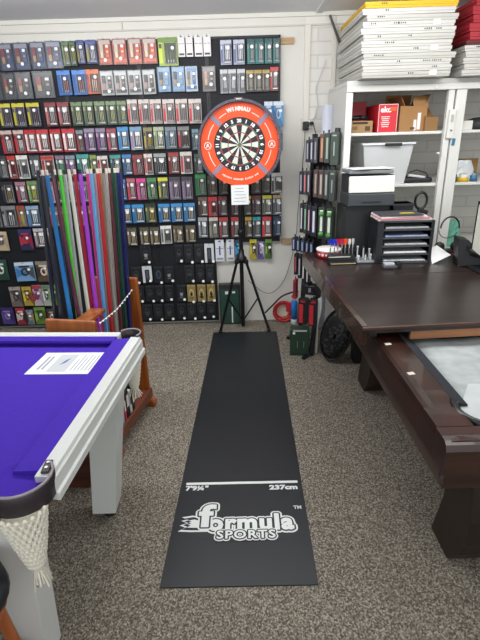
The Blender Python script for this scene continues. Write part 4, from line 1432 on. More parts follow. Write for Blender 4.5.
t2 = thing('carton', 'red carton lying behind and left of the bright red lettered one', 'box', (xr - .19, 4.24, S1 + .001))
MB().box((0, 0, .115), (.20, .3, .23), mat('b02838', .5), bev=.002).build('carton_body', t2)
t, w_, h_ = carton(396.5, 424, 106, 133.5, 3.83, .34, '', 'open brown cardboard carton with raised flaps on the upper shelf', yaw=.06, zb=S1 + .001)
cb = mat('a2784c', .85, noise=.05, nscale=8)
MB().box((0, 0, h_ / 2), (w_, .34, h_), cb, bev=.002).build('carton_body', t)
MB().box((w_ * .3, -.13, h_ + .03), (w_ * .55, .004, .09), cb, (-.5, .1, 0)).box((-w_ * .35, 0, h_ + .03), (.004, .28, .09), cb, (0, -.5, 0)).box((w_ * .52, .0, h_ + .035), (.004, .28, .1), cb, (0, .45, 0)).box((0, .16, h_ + .045), (w_, .004, .1), cb, (.2, 0, 0)).build('flap', t)
MB().box((w_ * .08, -.1712, h_ * .25), (w_ * .10, .001, h_ * .42), WHITE).box((w_ * .22, -.1712, h_ * .4), (w_ * .12, .001, h_ * .66), WHITE).box((w_ * .0, -.1712, h_ * .12), (w_ * .16, .001, h_ * .1), mat('5c4430')).build('shipping_label', t)
t, w_, h_ = carton(424.5, 437, 117, 132.5, 3.80, .2, '', 'small brown carton right of the open one on the upper shelf', zb=S1 + .001)
MB().box((0, 0, h_ / 2), (w_, .2, h_), mat('8c6840', .85), bev=.002).build('carton_body', t)
MB().prism([(-w_ / 2, -.08, h_), (-w_ / 2, .08, h_), (-w_ / 2, .06, h_ + .07)], (w_ * .7, 0, 0), mat('7c5a36', .85)).build('flap', t)
# translucent tub on middle shelf
t, w_, h_ = carton(361, 410, 143, 186, 3.80, .4, '', 'translucent plastic storage tub with black handle on the middle shelf', name='storage_tub', cat='storage tub', zb=S2 + .001)
tub = mat('e4e6e6', .3, alpha=.6)
g = MB()
for (sx, sy, rx, ry) in ((0, -1, 0, 0), (0, 1, 0, 0)):
    g.prism([(-w_ * .40, sy * .16, 0), (w_ * .40, sy * .16, 0), (w_ * .5, sy * .2, h_), (-w_ * .5, sy * .2, h_)], (0, -.004 * sy, 0), tub)
for sx in (-1, 1):
    g.prism([(sx * w_ * .40, -.16, 0), (sx * w_ * .40, .16, 0), (sx * w_ * .5, .2, h_), (sx * w_ * .5, -.2, h_)], (-.004 * sx, 0, 0), tub)
g.box((0, 0, .003), (w_ * .8, .32, .005), tub)
g.build('tub', t)
g = MB()
g.box((0, -.207, h_ - .005), (w_ * 1.04, .014, .014), mat('d8dcdd', .4)).box((0, .207, h_ - .005), (w_ * 1.04, .014, .014), mat('d8dcdd', .4))
for sx in (-1, 1):
    g.box((sx * w_ * .51, 0, h_ - .005), (.014, .4, .014), mat('d8dcdd', .4))
g.build('tub_rim', t)
MB().box((.03, -.218, h_ - .012), (.13, .012, .022), BLACK, bev=.004).build('handle', t)
MB().box((0, 0, h_ * .3), (w_ * .74, .28, h_ * .55), mat('dcdcda', .7), bev=.03).build('contents', t)
# cable heap
t, w_, h_ = carton(405, 434, 176, 185.5, 3.80, .2, '', 'black and silver handheld tool lying right of the storage tub', name='power_tool', cat='tool', zb=S2 + .001)
MB().box((0, 0, .02), (w_, .12, .038), BLACK, bev=.012).build('tool_body', t)
MB().box((-.01, -.03, .05), (w_ * .6, .05, .02), mat('b8bcc0', .4), (0, .15, 0), bev=.006).build('metal_cover', t)
MB().tube([(-.09, 0, .03), (-.06, -.02, .08), (0, 0, .095), (.08, .0, .07), (.12, .01, .01)], .004, BLACK).build('power_cord', t)
# right bay
t, w_, h_ = carton(457, 472, 121, 129.5, 3.82, .15, '', 'small white box on the upper shelf right of the centre post', zb=S1 + .001)
MB().box((0, 0, h_ / 2), (w_, .15, h_), mat('dedcd4', .6), bev=.002).build('carton_body', t)
MB().box((0, 0, h_ + .001), (w_ * .98, .148, .003), OFFW).build('lid', t)
t = thing('dark_bag', 'dark grey folded bag on the upper shelf at the right edge', 'bag', (at(476, 129, 3.85).x + .05, 3.9, S1 + .001))
MB().lathe([(.02, 0), (.11, .0), (.125, .03), (.11, .065), (.05, .085), (.01, .088)], (0, 0, 0), mat('2a2a2e', .6, bump=.6, bscale=20), 14).build('bag_body', t)
t, w_, h_ = carton(456, 477, 159, 182.5, 4.15, .1, '', 'brown cardboard piece standing behind the tape rolls on the middle shelf', zb=S2 + .001)
MB().box((0, 0, h_ / 2), (w_, .03, h_), mat('9a7648', .85)).build('panel', t)
MB().box((0, -.016, h_ * .3), (w_ * .9, .001, .004), mat('7c5c34', .9)).build('crease', t)
for (px, r, hh, c, lab, c2) in ((455, .022, .055, '1e1e22', 'small black jar on the middle shelf beside the centre post', '3a3a3c'),
                                (464, .045, .03, 'd8b424', 'yellow tape roll on the middle shelf', 'e8e4d8'),
                                (475, .028, .045, '3c6c94', 'small blue pot at the right end of the middle shelf', '7ca0b8')):
    p = at(px, 180, 3.82)
    t = thing('tape_roll' if c == 'd8b424' else 'jar', lab, 'tape' if c == 'd8b424' else 'jar', (p.x, 3.85, S2 + .001))
    MB().lathe([(r * .5, 0), (r, 0), (r, hh), (r * .5, hh)], (0, 0, 0), mat(c, .4), 20).build('outer_wrap' if c == 'd8b424' else 'jar_body', t)
    MB().lathe([(r * .4, hh * .1), (r * .62, hh), (r * .62, hh + .03 if c == 'd8b424' else hh + .012), (r * .5, hh + .012)], (0, 0, 0), mat(c2, .5), 20).build('core' if c == 'd8b424' else 'lid', t)
t = thing('plastic_bag', 'crumpled translucent white plastic bag behind the tape roll on the middle shelf', 'plastic bag', (at(463, 175, 4.0).x, 4.02, S2 + .001))
g = MB()
vs = []
for j in range(7):
    for i in range(14):
        a = 2 * math.pi * i / 14
        rr = (.12 - .012 * j + random.uniform(-.012, .012))
        vs.append((rr * math.cos(a), .5 * rr * math.sin(a), .025 * j + random.uniform(-.004, .004)))
g.add(vs, [(j * 14 + i, j * 14 + (i + 1) % 14, (j + 1) * 14 + (i + 1) % 14, (j + 1) * 14 + i) for j in range(6) for i in range(14)] + [tuple(range(84, 98))], mat('d2d6d8', .3))
g.build('bag_body', t)
# green bag on the low shelf
t = thing('green_bag', 'mint green crumpled cloth on the lower shelf behind the monitor', 'cloth', (at(453, 225, 3.9).x, 3.95, S3 + .001))
g = MB()
vs = []
for j in range(7):
    for i in range(14):
        a = 2 * math.pi * i / 14
        rr = (.10 - .006 * j + random.uniform(-.018, .018))
        vs.append((rr * math.cos(a), .7 * rr * math.sin(a), .034 * j + random.uniform(-.006, .006)))
g.add(vs, [(j * 14 + i, j * 14 + (i + 1) % 14, (j + 1) * 14 + (i + 1) % 14, (j + 1) * 14 + i) for j in range(6) for i in range(14)] + [tuple(range(84, 98)), tuple(range(14))[::-1]], mat('6cae98', .8))
g.build('cloth_body', t)

# ---------------------------------------------------------------- on the cover board
TZ = .901
p0, p1 = at(341, 250, 3.48), at(386, 250, 3.48)
t = thing('equipment_cabinet', 'large black cabinet box on the dark table under the printer', 'cabinet', ((p0.x + p1.x) / 2, 3.59, TZ))
cw = p1.x - p0.x
ch = at(365, 206, 3.47).z - TZ
MB().box((0, 0, ch / 2), (cw, .22, ch), mat('141518', .45), bev=.006).build('cabinet_body', t)
MB().box((.0, -.112, ch * .5), (cw * .9, .006, ch * .86), mat('1b1c20', .35), bev=.004).build('front_door', t)
CXp = (p0.x + p1.x) / 2
pr_ = thing('printer', 'grey and black desktop printer with white front panel on the black cabinet', 'printer', (CXp + .02, 3.58, TZ + ch + .001))
ph = at(372, 170, 3.44).z - (TZ + ch)
MB().box((0, 0, ph * .18), (cw * .98, .28, ph * .36), mat('3c4044', .4), bev=.008).build('paper_base', pr_)
MB().box((0, .02, ph * .6), (cw * .96, .24, ph * .5), mat('2a2c30', .4), bev=.01).build('printer_body', pr_)
MB().box((.0, -.118, ph * .6), (cw * .95, .03, ph * .46), mat('dfe2d6', .4), (-.12, 0, 0), bev=.006).build('front_panel', pr_, label='white front panel')
MB().box((-.01, .0, ph * .94), (cw * .92, .26, ph * .1), mat('7c8084', .4), bev=.006).build('scanner_lid', pr_)
MB().box((0, -.142, ph * .12), (cw * .4, .006, .008), BLACK).build('tray_slot', pr_)
t = thing('sheet_of_paper', 'loose white paper sheets lying on top of the printer', 'paper', (CXp, 3.57, TZ + ch + ph + .003))
g = MB()
for k, rz_ in enumerate((.1, -.08, .2)):
    g.box((.02 * k, -.02, .001 + .0015 * k), (cw * .75, .2, .001), PAPER, (0, 0, rz_))
g.build('sheets', t)
# black side box
a_, b_2 = at(386, 212, 3.62), at(404, 212, 3.62)
t = thing('black_box', 'low black box standing right of the equipment cabinet', 'box', ((a_.x + b_2.x) / 2 + .02, 3.57, TZ))
hh_ = at(396, 203, 3.55).z - TZ
MB().box((0, 0, hh_ / 2), (.15, .14, hh_), mat('15161a', .5), bev=.005).build('box_body', t)
MB().box((0, 0, hh_ - .01), (.158, .148, .02), mat('222428', .5), bev=.003).build('lid', t)
# letter trays
p0, p1 = at(376, 259, 3.24), at(431, 257, 3.24)
tw = p1.x - p0.x
th = at(403, 221, 3.24).z - TZ
t = thing('letter_tray', 'black five-tier letter tray full of papers on the dark table', 'letter tray', ((p0.x + p1.x) / 2, 3.36, TZ), -.03)
bkp = mat('202226', .35)
MB().box((-tw / 2 + .004, 0, th / 2), (.008, .24, th), bkp).box((tw / 2 - .004, 0, th / 2), (.008, .24, th), bkp).box((0, .118, th / 2), (tw, .006, th), bkp).build('frame', t)
for k in range(6):
    MB().box((0, 0, th * k / 5.2 + .006), (tw - .018, .236, .012), mat('484c50', .35), bev=.002).build('tray', t)
MB().box((-tw * .44, -.118, th / 2), (tw * .1, .006, th), bkp).build('front_post', t)
MB().box((tw * .47, -.118, th / 2), (tw * .05, .006, th), bkp).build('front_post', t)
for k in range(5):
    zz = TZ + th * k / 5.2 + .013
    s_ = thing('paper_stack', '%s in the %s tier of the letter tray' % (['white papers', 'thick white papers', 'grey-white papers', 'blue and white papers', 'thin grey papers'][k], ['lowest', 'second lowest', 'middle', 'fourth', 'top'][k]), 'papers', (t.location.x + .01, 3.34, zz), -.03)
    MB().box((0, 0, .007), (tw * .76, .20, .012), mat(['b8bcc0', 'd4d6d6', 'a8acae', '8c98b0', '9ca0a2'][k], .7, noise=.15, nscale=60), bev=.004).build('sheets', s_)
    MB().box((-tw * .2, -.092, .0145), (tw * .25, .012, .0015), mat(['8c9094', 'e6e6e2', 'c4c6c6', '2c4a9c', 'b4b6b8'][k], .6)).build('top_sheet', s_)
pst = thing('paper_pile', 'pink and white paper pile on top of the letter tray', 'papers', (t.location.x - .01, 3.35, TZ + th * 5 / 5.2 + .013), .04)
for k, (c, h) in enumerate((('d8d4d0', .010), ('d88c94', .010), ('e2dedc', .010), ('3a3c40', .006))):
    MB().box((-.01 * k, -.008 * (k % 2), .005 + .0105 * k), (tw * (.95 - .06 * k), .21, h), mat(c, .7), (0, 0, .03 * (k % 3 - 1)), bev=.001).build('folder' if k == 3 else 'sheets', pst)
MB().box((.02, -.05, .043), (.10, .03, .004), mat('c4ac3c', .6)).build('yellow_slip', pst)
# ring and clip standing behind
p = at(422, 201, 3.62)
t = thing('ring_light', 'small black ring on a stand behind the letter tray', 'ring', (p.x, 3.64, TZ))
rz_ = p.z - TZ
g = MB()
g.tube([(.045 * math.cos(k * math.pi / 12), 0, rz_ + .062 * math.sin(k * math.pi / 12)) for k in range(24)], .010, mat('151518', .4), 8, closed=True)
g.build('ring', t)
MB().cyl((0, 0, .0), (0, 0, rz_ - .06), .006, BLACK).build('stem', t)
MB().lathe([(.045, 0), (.045, .008), (.01, .014)], (0, 0, 0), BLACK, 16).build('base', t)
p = at(425, 212, 3.58)
MB().box((.01, -.03, p.z - TZ), (.08, .03, .035), BLACK, (0, .3, 0), bev=.008).build('clamp', t)
# folded white leaflet
t = thing('leaflet', 'folded white leaflet standing tilted on the dark table', 'leaflet', atz(441, 256, TZ) + Vector((0, .02, 0)), .3)
q4 = [at(433, 257, 3.40), at(430, 241, 3.42), at(437, 239, 3.44), at(452, 247.5, 3.36)]
g = MB().prism([v - t.location for v in [at(433, 256.5, 3.20), at(431, 241, 3.30), at(438, 238, 3.38), at(452, 247.5, 3.26)]], (.0, .006, .0), PAPER)
o = g.build('folded_sheet')
o.parent = t
t.rotation_euler = (0, 0, 0)
t.location.z = TZ
mn = min((o.matrix_basis @ v.co).z for v in o.data.vertices)
o.location.z = -mn
# monitor, seen from the side
mt_ = thing('computer_monitor', 'black computer monitor seen edge-on at the right edge of the dark table', 'monitor', (at(479, 262, 3.0).x + .03, 3.0, TZ))
ml = Matrix.Rotation(math.radians(-62), 3, 'Z')
hz = at(473, 200, 3.0).z - TZ
MB().box(ml @ Vector((0.22, 0, 0)) + Vector((-.03, .1, hz * .56)), (.46, .035, hz * .80), mat('101114', .35), ml, bev=.006).build('screen_housing', mt_)
MB().box(ml @ Vector((0.22, -.019, 0)) + Vector((-.03, .1, hz * .56)), (.43, .003, hz * .70), mat('c4c4b8', .5), ml).build('screen', mt_)
MB().box((.05, .0, .006), (.22, .18, .012), BLACK, bev=.004).build('base', mt_)
MB().box((.04, .04, .08), (.05, .03, .16), BLACK, bev=.004).build('neck', mt_)
kb = thing('laptop_stand', 'black angled device stand beside the monitor', 'device stand', atz(468, 268, TZ) + Vector((.02, .10, 0)))
MB().prism([(-.07, -.05, 0), (.12, -.10, 0), (.12, -.13, .03), (-.02, -.06, .18), (-.08, -.03, .19)], (.02, .12, 0), mat('101114', .45)).build('stand_body', kb)
MB().box((.06, -.06, .10), (.2, .16, .012), mat('16171a', .4), (.3, .45, .0), bev=.003).build('tilted_plate', kb)
t = thing('headset', 'black headset with round earpiece leaning behind the device stand', 'headset', atz(463, 262, TZ) + Vector((.0, .28, 0)))
MB().tube([(.07 * math.cos(k * math.pi / 12), .0, .19 + .085 * math.sin(k * math.pi / 12)) for k in range(13)], .006, BLACK).tube([(.07 * math.cos(k * math.pi / 12), .02, .17 + .06 * math.sin(k * math.pi / 12)) for k in range(12, 24)], .003, BLACK).build('headband', t)
for s in (-1, 1):
    MB().lathe([(.005, -.018), (.035, -.012), (.035, .012), (.005, .018)], (s * .06, 0, .05), BLACK, 14, axis='Y').build('earpiece', t)
MB().box((0, 0, .012), (.1, .06, .024), BLACK, bev=.004).build('base', t)
t = thing('red_paper', 'dark red paper lying on the table beside the monitor', 'paper', atz(468, 258, TZ) + Vector((0, .12, 0)), .5)
MB().box((0, 0, .001), (.14, .12, .002), mat('7c1c28', .6)).build('sheet', t)

# red and white tub, flights and pens near the back corner
p = at(330, 253, 3.50)
t = thing('sweet_tub', 'low red and white printed tub at the back left corner of the dark table', 'tub', (at(330, 250, 3.45).x, 3.50, TZ))
zz = at(328, 242, 3.5).z - TZ
MB().lathe([(.07, .0), (.085, .002), (.092, .05), (.088, .052)], (0, 0, 0), mat('d22430', .4), 28).build('tub_body', t, label='red printed side')
MB().lathe([(.094, .05), (.096, .062), (.09, .068), (.02, .070)], (0, 0, 0), mat('e4e0dc', .4), 28).build('lid', t, label='white lid')
g = MB()
for k in range(7):
    a = math.radians(-150 + k * 20)
    R_ = Matrix.Rotation(a + math.pi / 2, 3, 'Z')
    g.box(Vector((math.cos(a) * .090, math.sin(a) * .090, .03)), (.018, .003, .012 + .008 * (k % 2)), WHITE, R_)
g.build('printing', t)
rk = thing('dart_rack', 'small black display block holding darts on the dark table', 'display rack', (at(342, 257, 3.3).x, 3.32, TZ), .0)
MB().box((0, 0, .008), (.20, .14, .016), BLACK, bev=.003).box((0, .02, .035), (.19, .08, .04), mat('1c1d20', .4), bev=.003).build('block', rk)
MB().box((0, -.0715, .008), (.18, .002, .005), mat('c8b890', .5)).box((-.02, -.021, .045), (.16, .002, .006), mat('d8d4c8', .5)).build('label_strip', rk)
dcol = [('2838b8', 'blue'), ('2c3cc0', 'cobalt'), ('c02840', 'red'), ('b83050', 'crimson'), ('e8601c', 'orange'), ('e0e0dc', 'white'), ('c8c8c4', 'pale grey')]
for i, (c, nm) in enumerate(dcol):
    x = -.08 + i * .027
    d = thing('steel_dart', 'dart with %s flights standing in the small black display block' % nm, 'dart', (rk.location.x + x, 3.335 - .01 * (i % 2), TZ + .056), 0, 'darts standing in the display block')
    MB().cyl((0, 0, 0), (0, 0, .05), .0045, CHROME, seg=8).build('barrel', d)
    MB().cyl((0, 0, .05), (0, 0, .085), .003, mat('c8c8c8', .5), seg=8).build('shaft', d)
    sz = .021 if i < 5 else .012
    g = MB()
    for k in range(2):
        R_ = Matrix.Rotation(math.radians(35 + 90 * k), 3, 'Z')
        g.prism([R_ @ Vector(v) for v in ((-sz * .5, -.0006, .07), (-sz, -.0006, .085), (-sz, -.0006, .11), (-sz * .4, -.0006, .115), (sz * .4, -.0006, .115), (sz, -.0006, .11), (sz, -.0006, .085), (sz * .5, -.0006, .07))], R_ @ Vector((0, .0012, 0)), mat(c, .45))
    g.build('flight', d)
ht = thing('holder_tray', 'clear tray of small metal parts right of the dart display block', 'tray', (at(368, 257, 3.30).x, 3.33, TZ))
MB().box((0, 0, .010), (.17, .13, .018), mat('8c9298', .2, alpha=.85), bev=.005).build('tray_base', ht)
for i in range(8):
    x, y = -.065 + (i % 4) * .042 + random.uniform(-.004, .004), -.03 + (i // 4) * .055
    d = thing('metal_holder', 'upright metal post in the clear tray, %s from left in the %s row' % (ORD[i % 4], 'front' if i < 4 else 'back'), 'post', (ht.location.x + x, ht.location.y + y, TZ + .020), 0, 'metal posts in the clear tray')
    hh = random.uniform(.05, .08) if i >= 4 else random.uniform(.02, .04)
    MB().cyl((0, 0, 0), (0, 0, hh), .0055, mat('d4d4d0', .35), seg=10).build('post', d)
    MB().lathe([(.004, 0), (.009, .004), (.008, .010), (.003, .013)], (0, 0, hh), mat('2c2c30' if i % 2 else 'e0e0e0', .4), 10).build('cap', d)
t = thing('tape_dispenser', 'grey and black tape dispenser in front of the letter tray', 'tape dispenser', (at(389, 266, 3.14).x, 3.13, TZ))
MB().box((0, 0, .012), (.095, .06, .022), mat('4c5054', .35), bev=.005).build('base', t)
MB().box((-.005, 0, .03), (.07, .045, .016), mat('b8bcc0', .3), bev=.004).build('tray_top', t)
MB().box((.06, .0, .022), (.036, .045, .044), mat('121316', .4), bev=.006).build('block_end', t)

# ---------------------------------------------------------------- wire rack of dart cases
N0, N1 = Vector((.605, 3.62, 0)), Vector((.805, 3.90, 1.82))
F0, F1 = Vector((.56, 4.02, 0)), Vector((.665, 4.12, 1.78))
rkc = thing('case_rack', 'black slanted metal rack of dart cases beside the back wall', 'display rack', (.55, 3.9, 0))
rm = mat('1b1c1f', .4, metal=.3)
for A, B in ((N0, N1), (F0, F1)):
    q = (B - A).to_track_quat('Z', 'Y').to_matrix()
    W(MB().box((A + B) / 2, (.035, .03, (B - A).length), rm, q, bev=.003), 'upright', rkc)
for k in range(9):
    t_ = .06 + k * .115
    W(MB().cyl(N0.lerp(N1, t_), F0.lerp(F1, t_), .006, rm, seg=8), 'cross_bar', rkc)
W(MB().box(N0 + Vector((-.04, -.03, .012)), (.12, .035, .024), rm, (0, 0, .9), bev=.003), 'foot', rkc)
W(MB().box(F0 + Vector((-.05, .04, .012)), (.22, .035, .024), rm, (0, 0, .9), bev=.003), 'foot', rkc)
back = MB().prism([N0.lerp(N1, .45) + Vector((.01, .01, 0)), F0.lerp(F1, .45) + Vector((.01, .01, 0)), F0.lerp(F1, .98) + Vector((.01, .01, 0)), N0.lerp(N1, .98) + Vector((.01, .01, 0))], (.006, .004, 0), mat('232427', .6))
W(back, 'back_panel', rkc)


def dcase(px0, px1, py0, py1, Y, c, c2, lab, grp, dep=.05, yaw=-.5, dz=0, lettering=True):
    a, b = at(px0, (py0 + py1) / 2, Y), at(px1, (py0 + py1) / 2, Y)
    zt, zb = at((px0 + px1) / 2, py0, Y).z, at((px0 + px1) / 2, py1, Y).z
    w_, h_ = (b.x - a.x) * 1.0, zt - zb
    t = thing('dart_case', lab, 'dart case', ((a.x + b.x) / 2, Y, zb), yaw, grp)
    MB().box((0, 0, h_ / 2), (w_, dep, h_), mat(c, .5, noise=.1, nscale=15), bev=.004).build('case_body', t)
    g = MB()
    if w_ > .05:
        g.box((0, -dep / 2 - .001, h_ * .5), (w_ * (.34 if 'green and white' in lab else .14), .002, h_ * (.5 if 'green and white' in lab else .42)), mat(c2, .6)).box((0, -dep / 2 - .001, h_ * .9), (w_ * .5, .002, h_ * .04), mat(c2, .6))
    else:
        g.box((0, -dep / 2 - .001, h_ * .5), (w_ * .35, .002, h_ * .7), mat(c2, .6))
    g.build('printed_label', t)
    MB().box((0, 0, h_ + .012), (min(w_ * .3, .02), .004, .024), mat('2a2a2c', .4)).build('hang_hook', t)
    return t


G1 = 'dart cases on the top tier of the slanted rack'
for i, (x0, x1, y0, y1, c, c2, d) in enumerate([(310.5, 314.6, 140, 162, '2c2e34', '9498a8', 'slim black'), (314.6, 318.6, 139, 162.5, '34363c', 'b4b4c0', 'slim charcoal'), (318.6, 322.4, 138, 163, '44464c', '8c8c94', 'slim grey'),
                                               (322.6, 327.2, 134, 162, '6a4c40', 'c89c7c', 'brown-red'), (327.2, 333, 133, 163, '3a4640', '9ca89c', 'green-grey'), (333, 341, 132, 165, '3f4b43', 'a4b0a4', 'olive grey')]):
    dcase(x0 - (3.6 if i < 3 else 1.6), x1 - (3.6 if i < 3 else 1.6), y0, y1, 4.02 - .26 * (x0 - 309) / 30, c, c2, '%s dart case on the top tier of the slanted rack' % d, G1, dep=.07)
G2 = 'dart cases on the second tier of the slanted rack'
for i, (x0, x1, y0, y1, c, c2, d) in enumerate([(305, 309, 171, 194, '26282c', '9498a8', 'slim black'), (309, 312.6, 171, 194.5, '3a3c40', 'c86c70', 'slim pink-striped'), (312.6, 316.2, 171, 195, '2c2e32', 'a4a4ac', 'slim charcoal'),
                                               (316.4, 321.6, 169.5, 197, '4a3c38', 'a08c84', 'brown'), (321.6, 327, 170, 198, '483c3a', 'b0a49c', 'taupe'), (327, 332, 170, 199, '3c403e', '9ca49c', 'grey'), (332, 338.4, 170.5, 201, '3c4440', 'a0a8a0', 'green-grey')]):
    dcase(x0 - (4.5 if i < 3 else 2), x1 - (4.5 if i < 3 else 2), y0, y1, 3.97 - .26 * (x0 - 304) / 34, c, c2, '%s dart case on the second tier of the slanted rack' % d, G2, dep=.07)
G3 = 'dart cases on the third tier of the slanted rack'
for i, (x0, x1, y0, y1, c, c2, d) in enumerate([(301, 304.8, 203, 232, '202226', 'b8b8c0', 'slim black and white'), (304.8, 308.4, 204, 233, '2c3430', '8cac94', 'slim dark green'), (308.4, 312, 205, 234, '241f2a', 'c4a0b4', 'slim black and pink'), (312, 318, 206, 236, '1f1c30', 'd0d0dc', 'slim dark violet'),
                                               (319, 326, 207, 238, '2a3a2c', 'e0e4dc', 'left green and white'), (326.4, 334, 208, 240, '28382a', 'e0e4dc', 'right green and white')]):
    t = dcase(x0, x1, y0, y1, 3.95 - .24 * (x0 - 300) / 34, c, c2, '%s dart case on the third tier of the slanted rack' % d, G3, dep=.07)
    if i >= 4:
        hh = at(320, y0, 3.85).z - at(320, y1, 3.85).z
        for zf in (.16, .80):
            MB().lathe([(.002, 0), (.021, 0), (.021, .004), (.002, .004)], (0, -.043, hh * zf), mat('5a9a50', .5), 12, axis='Y').build('green_disc', t)
G4 = 'navy dart pouches on the tier at table height'
for i in range(5):
    x0 = 293 + i * 4.4
    dcase(x0, x0 + 4, 237 + i * 1.2, 250 + i * .8, 4.02 - .035 * i, '1c2434' if i % 2 else '262e48', '8c98b0', 'navy dart pouch on the tier at table height, %s from the left' % ORD[i], G4, dep=.07)
G5 = 'black dart cases on the tier below table height'
for i, c2 in enumerate(('b04858', 'b8b8bc', 'd0d0d4', 'c8c8cc')):
    x0 = 295 + i * 3.9
    dcase(x0, x0 + 3.4, 253 + i * 1.5, 274 + i * 3.6, 3.98 - .05 * i, '1b1c20', c2, 'narrow black dart case below table height, %s from the left' % ORD[i], G5, dep=.06)
G6 = 'red and black dart cases low on the rack'
for i, (x0, x1, y0, y1, c, c2, d) in enumerate([(294, 297, 279, 298, 'a02838', '3a2a2c', 'thin red'), (299, 308, 298, 323, '1c1c20', 'c0303c', 'wide black and red'), (309.5, 318, 299, 325, '1c1c20', 'c0303c', 'wider black and red')]):
    t = dcase(x0, x1, y0, y1, 3.88 - .1 * i, c, c2, '%s dart case low on the rack, %s from the left' % (d, ORD[i]), G6, dep=.06)
    if i:
        h_ = at(305, y0, 3.8).z - at(305, y1, 3.8).z
        MB().box((-.01, -.033, h_ * .42), (.036, .004, h_ * .72), mat('c02c38', .45)).build('red_panel', t)
        MB().box((.01, -.034, h_ * .9), (.03, .004, h_ * .08), mat('b02834', .45)).build('red_logo', t)
dcase(302, 320, 284, 294, 3.86, '1a1b1e', '9c9ca0', 'wide black dart case just below the table edge', None, dep=.07)
# green case at the foot
p0, p1 = atz(292, 355, 0), atz(313, 357, 0)
t = thing('dart_case', 'large dark green dart case standing on the carpet at the foot of the rack', 'dart case', ((p0.x + p1.x) / 2 - .02, (p0.y + p1.y) / 2 + .06, 0), -.1)
wv = .165
hv = at(303, 330, 3.62).z
MB().box((0, 0, hv / 2), (wv, .11, hv), mat('1f3a2c', .45, noise=.1, nscale=12), bev=.01).build('case_body', t)
MB().box((-.02, -.056, hv * .45), (.003, .002, hv * .25), mat('8ca094', .5)).box((.035, -.056, hv * .45), (.003, .002, hv * .25), mat('8ca094', .5)).build('seam', t)
MB().box((-.05, -.056, hv * .88), (.02, .003, .02), PAPER).build('white_tag', t)
MB().box((0, -.057, hv * .97), (wv * .7, .004, .012), mat('b8bcb8', .4)).build('rim', t)

# round patterned bag under the table
t = thing('net_bag', 'black and grey patterned round bag leaning under the billiard table', 'bag', (.735, 3.50, 0), -.5)
t.rotation_euler.y = .22
vs, n = [], 20
g = MB()
for i, (r, y) in enumerate(((.02, -.06), (.14, -.055), (.19, -.03), (.20, .0), (.19, .03), (.02, .06))):
    for k in range(n):
        a = 2 * math.pi * k / n
        vs.append((r * math.cos(a) * .62, y, .27 + r * 1.2 * math.sin(a)))
pm = bpy.data.materials.new('patterned_fabric')
pm.use_nodes = True
nt = pm.node_tree
wv_ = nt.nodes.new('ShaderNodeTexVoronoi')
wv_.inputs['Scale'].default_value = 30
rp = nt.nodes.new('ShaderNodeValToRGB')
rp.color_ramp.elements[0].position, rp.color_ramp.elements[0].color = .35, lin('3a3c3e')
rp.color_ramp.elements[1].position, rp.color_ramp.elements[1].color = .45, lin('0e0f10')
tcn = nt.nodes.new('ShaderNodeTexCoord')
nt.links.new(tcn.outputs['Object'], wv_.inputs['Vector'])
nt.links.new(wv_.outputs['Distance'], rp.inputs['Fac'])
nt.links.new(rp.outputs['Color'], nt.nodes['Principled BSDF'].inputs['Base Color'])
g.add(vs, [(i * n + k, i * n + (k + 1) % n, (i + 1) * n + (k + 1) % n, (i + 1) * n + k) for i in range(5) for k in range(n)], pm, True)
g.build('bag_body', t)
MB().tube([(.118 * math.cos(2 * math.pi * k / 24), -.035, .27 + .235 * math.sin(2 * math.pi * k / 24)) for k in range(24)], .008, BLACK, 8, closed=True).build('rim', t)
t = thing('white_paper_roll', 'narrow white folded paper leaning beside the patterned bag', 'paper', (.655, 3.66, 0), -.2)
MB().prism([(-.03, 0, .25), (.0, 0, .22), (.035, 0, .42), (.03, 0, .52), (.0, 0, .50)], (0, .01, 0), PAPER).box((.0, .006, .12), (.02, .008, .24), mat('c8c8c4', .7)).build('sheet', t)
t = thing('black_crate', 'black crate on the carpet under the billiard table', 'crate', (.99, 3.50, 0))
MB().box((0, 0, .11), (.12, .12, .22), mat('0e0f11', .6), bev=.006).build('crate_body', t)
MB().box((0, -.062, .185), (.08, .004, .018), mat('26282c', .5)).build('handle', t)

# ---------------------------------------------------------------- along the back wall
p0, p1 = at(220.5, 322, 4.40), at(241, 322, 4.40)
t = thing('green_case', 'dark green boxed case standing against the wall behind the tripod', 'case', ((p0.x + p1.x) / 2, 4.42, 0))
hv = at(231, 284, 4.40).z
wv = p1.x - p0.x
MB().box((0, 0, hv / 2), (wv, .07, hv), mat('2a2c2c', .4), bev=.004).build('case_frame', t)
MB().box((0, -.036, hv * .47), (wv * .86, .004, hv * .84), mat('24483c', .4, noise=.08, nscale=10)).build('front_panel', t)
MB().box((-.02, -.039, hv * .8), (.05, .002, .03), WHITE).box((.04, -.039, hv * .81), (.03, .002, .02), WHITE).box((.02, -.039, hv * .25), (.012, .002, hv * .4), mat('dfe3df', .5)).build('printed_mark', t)

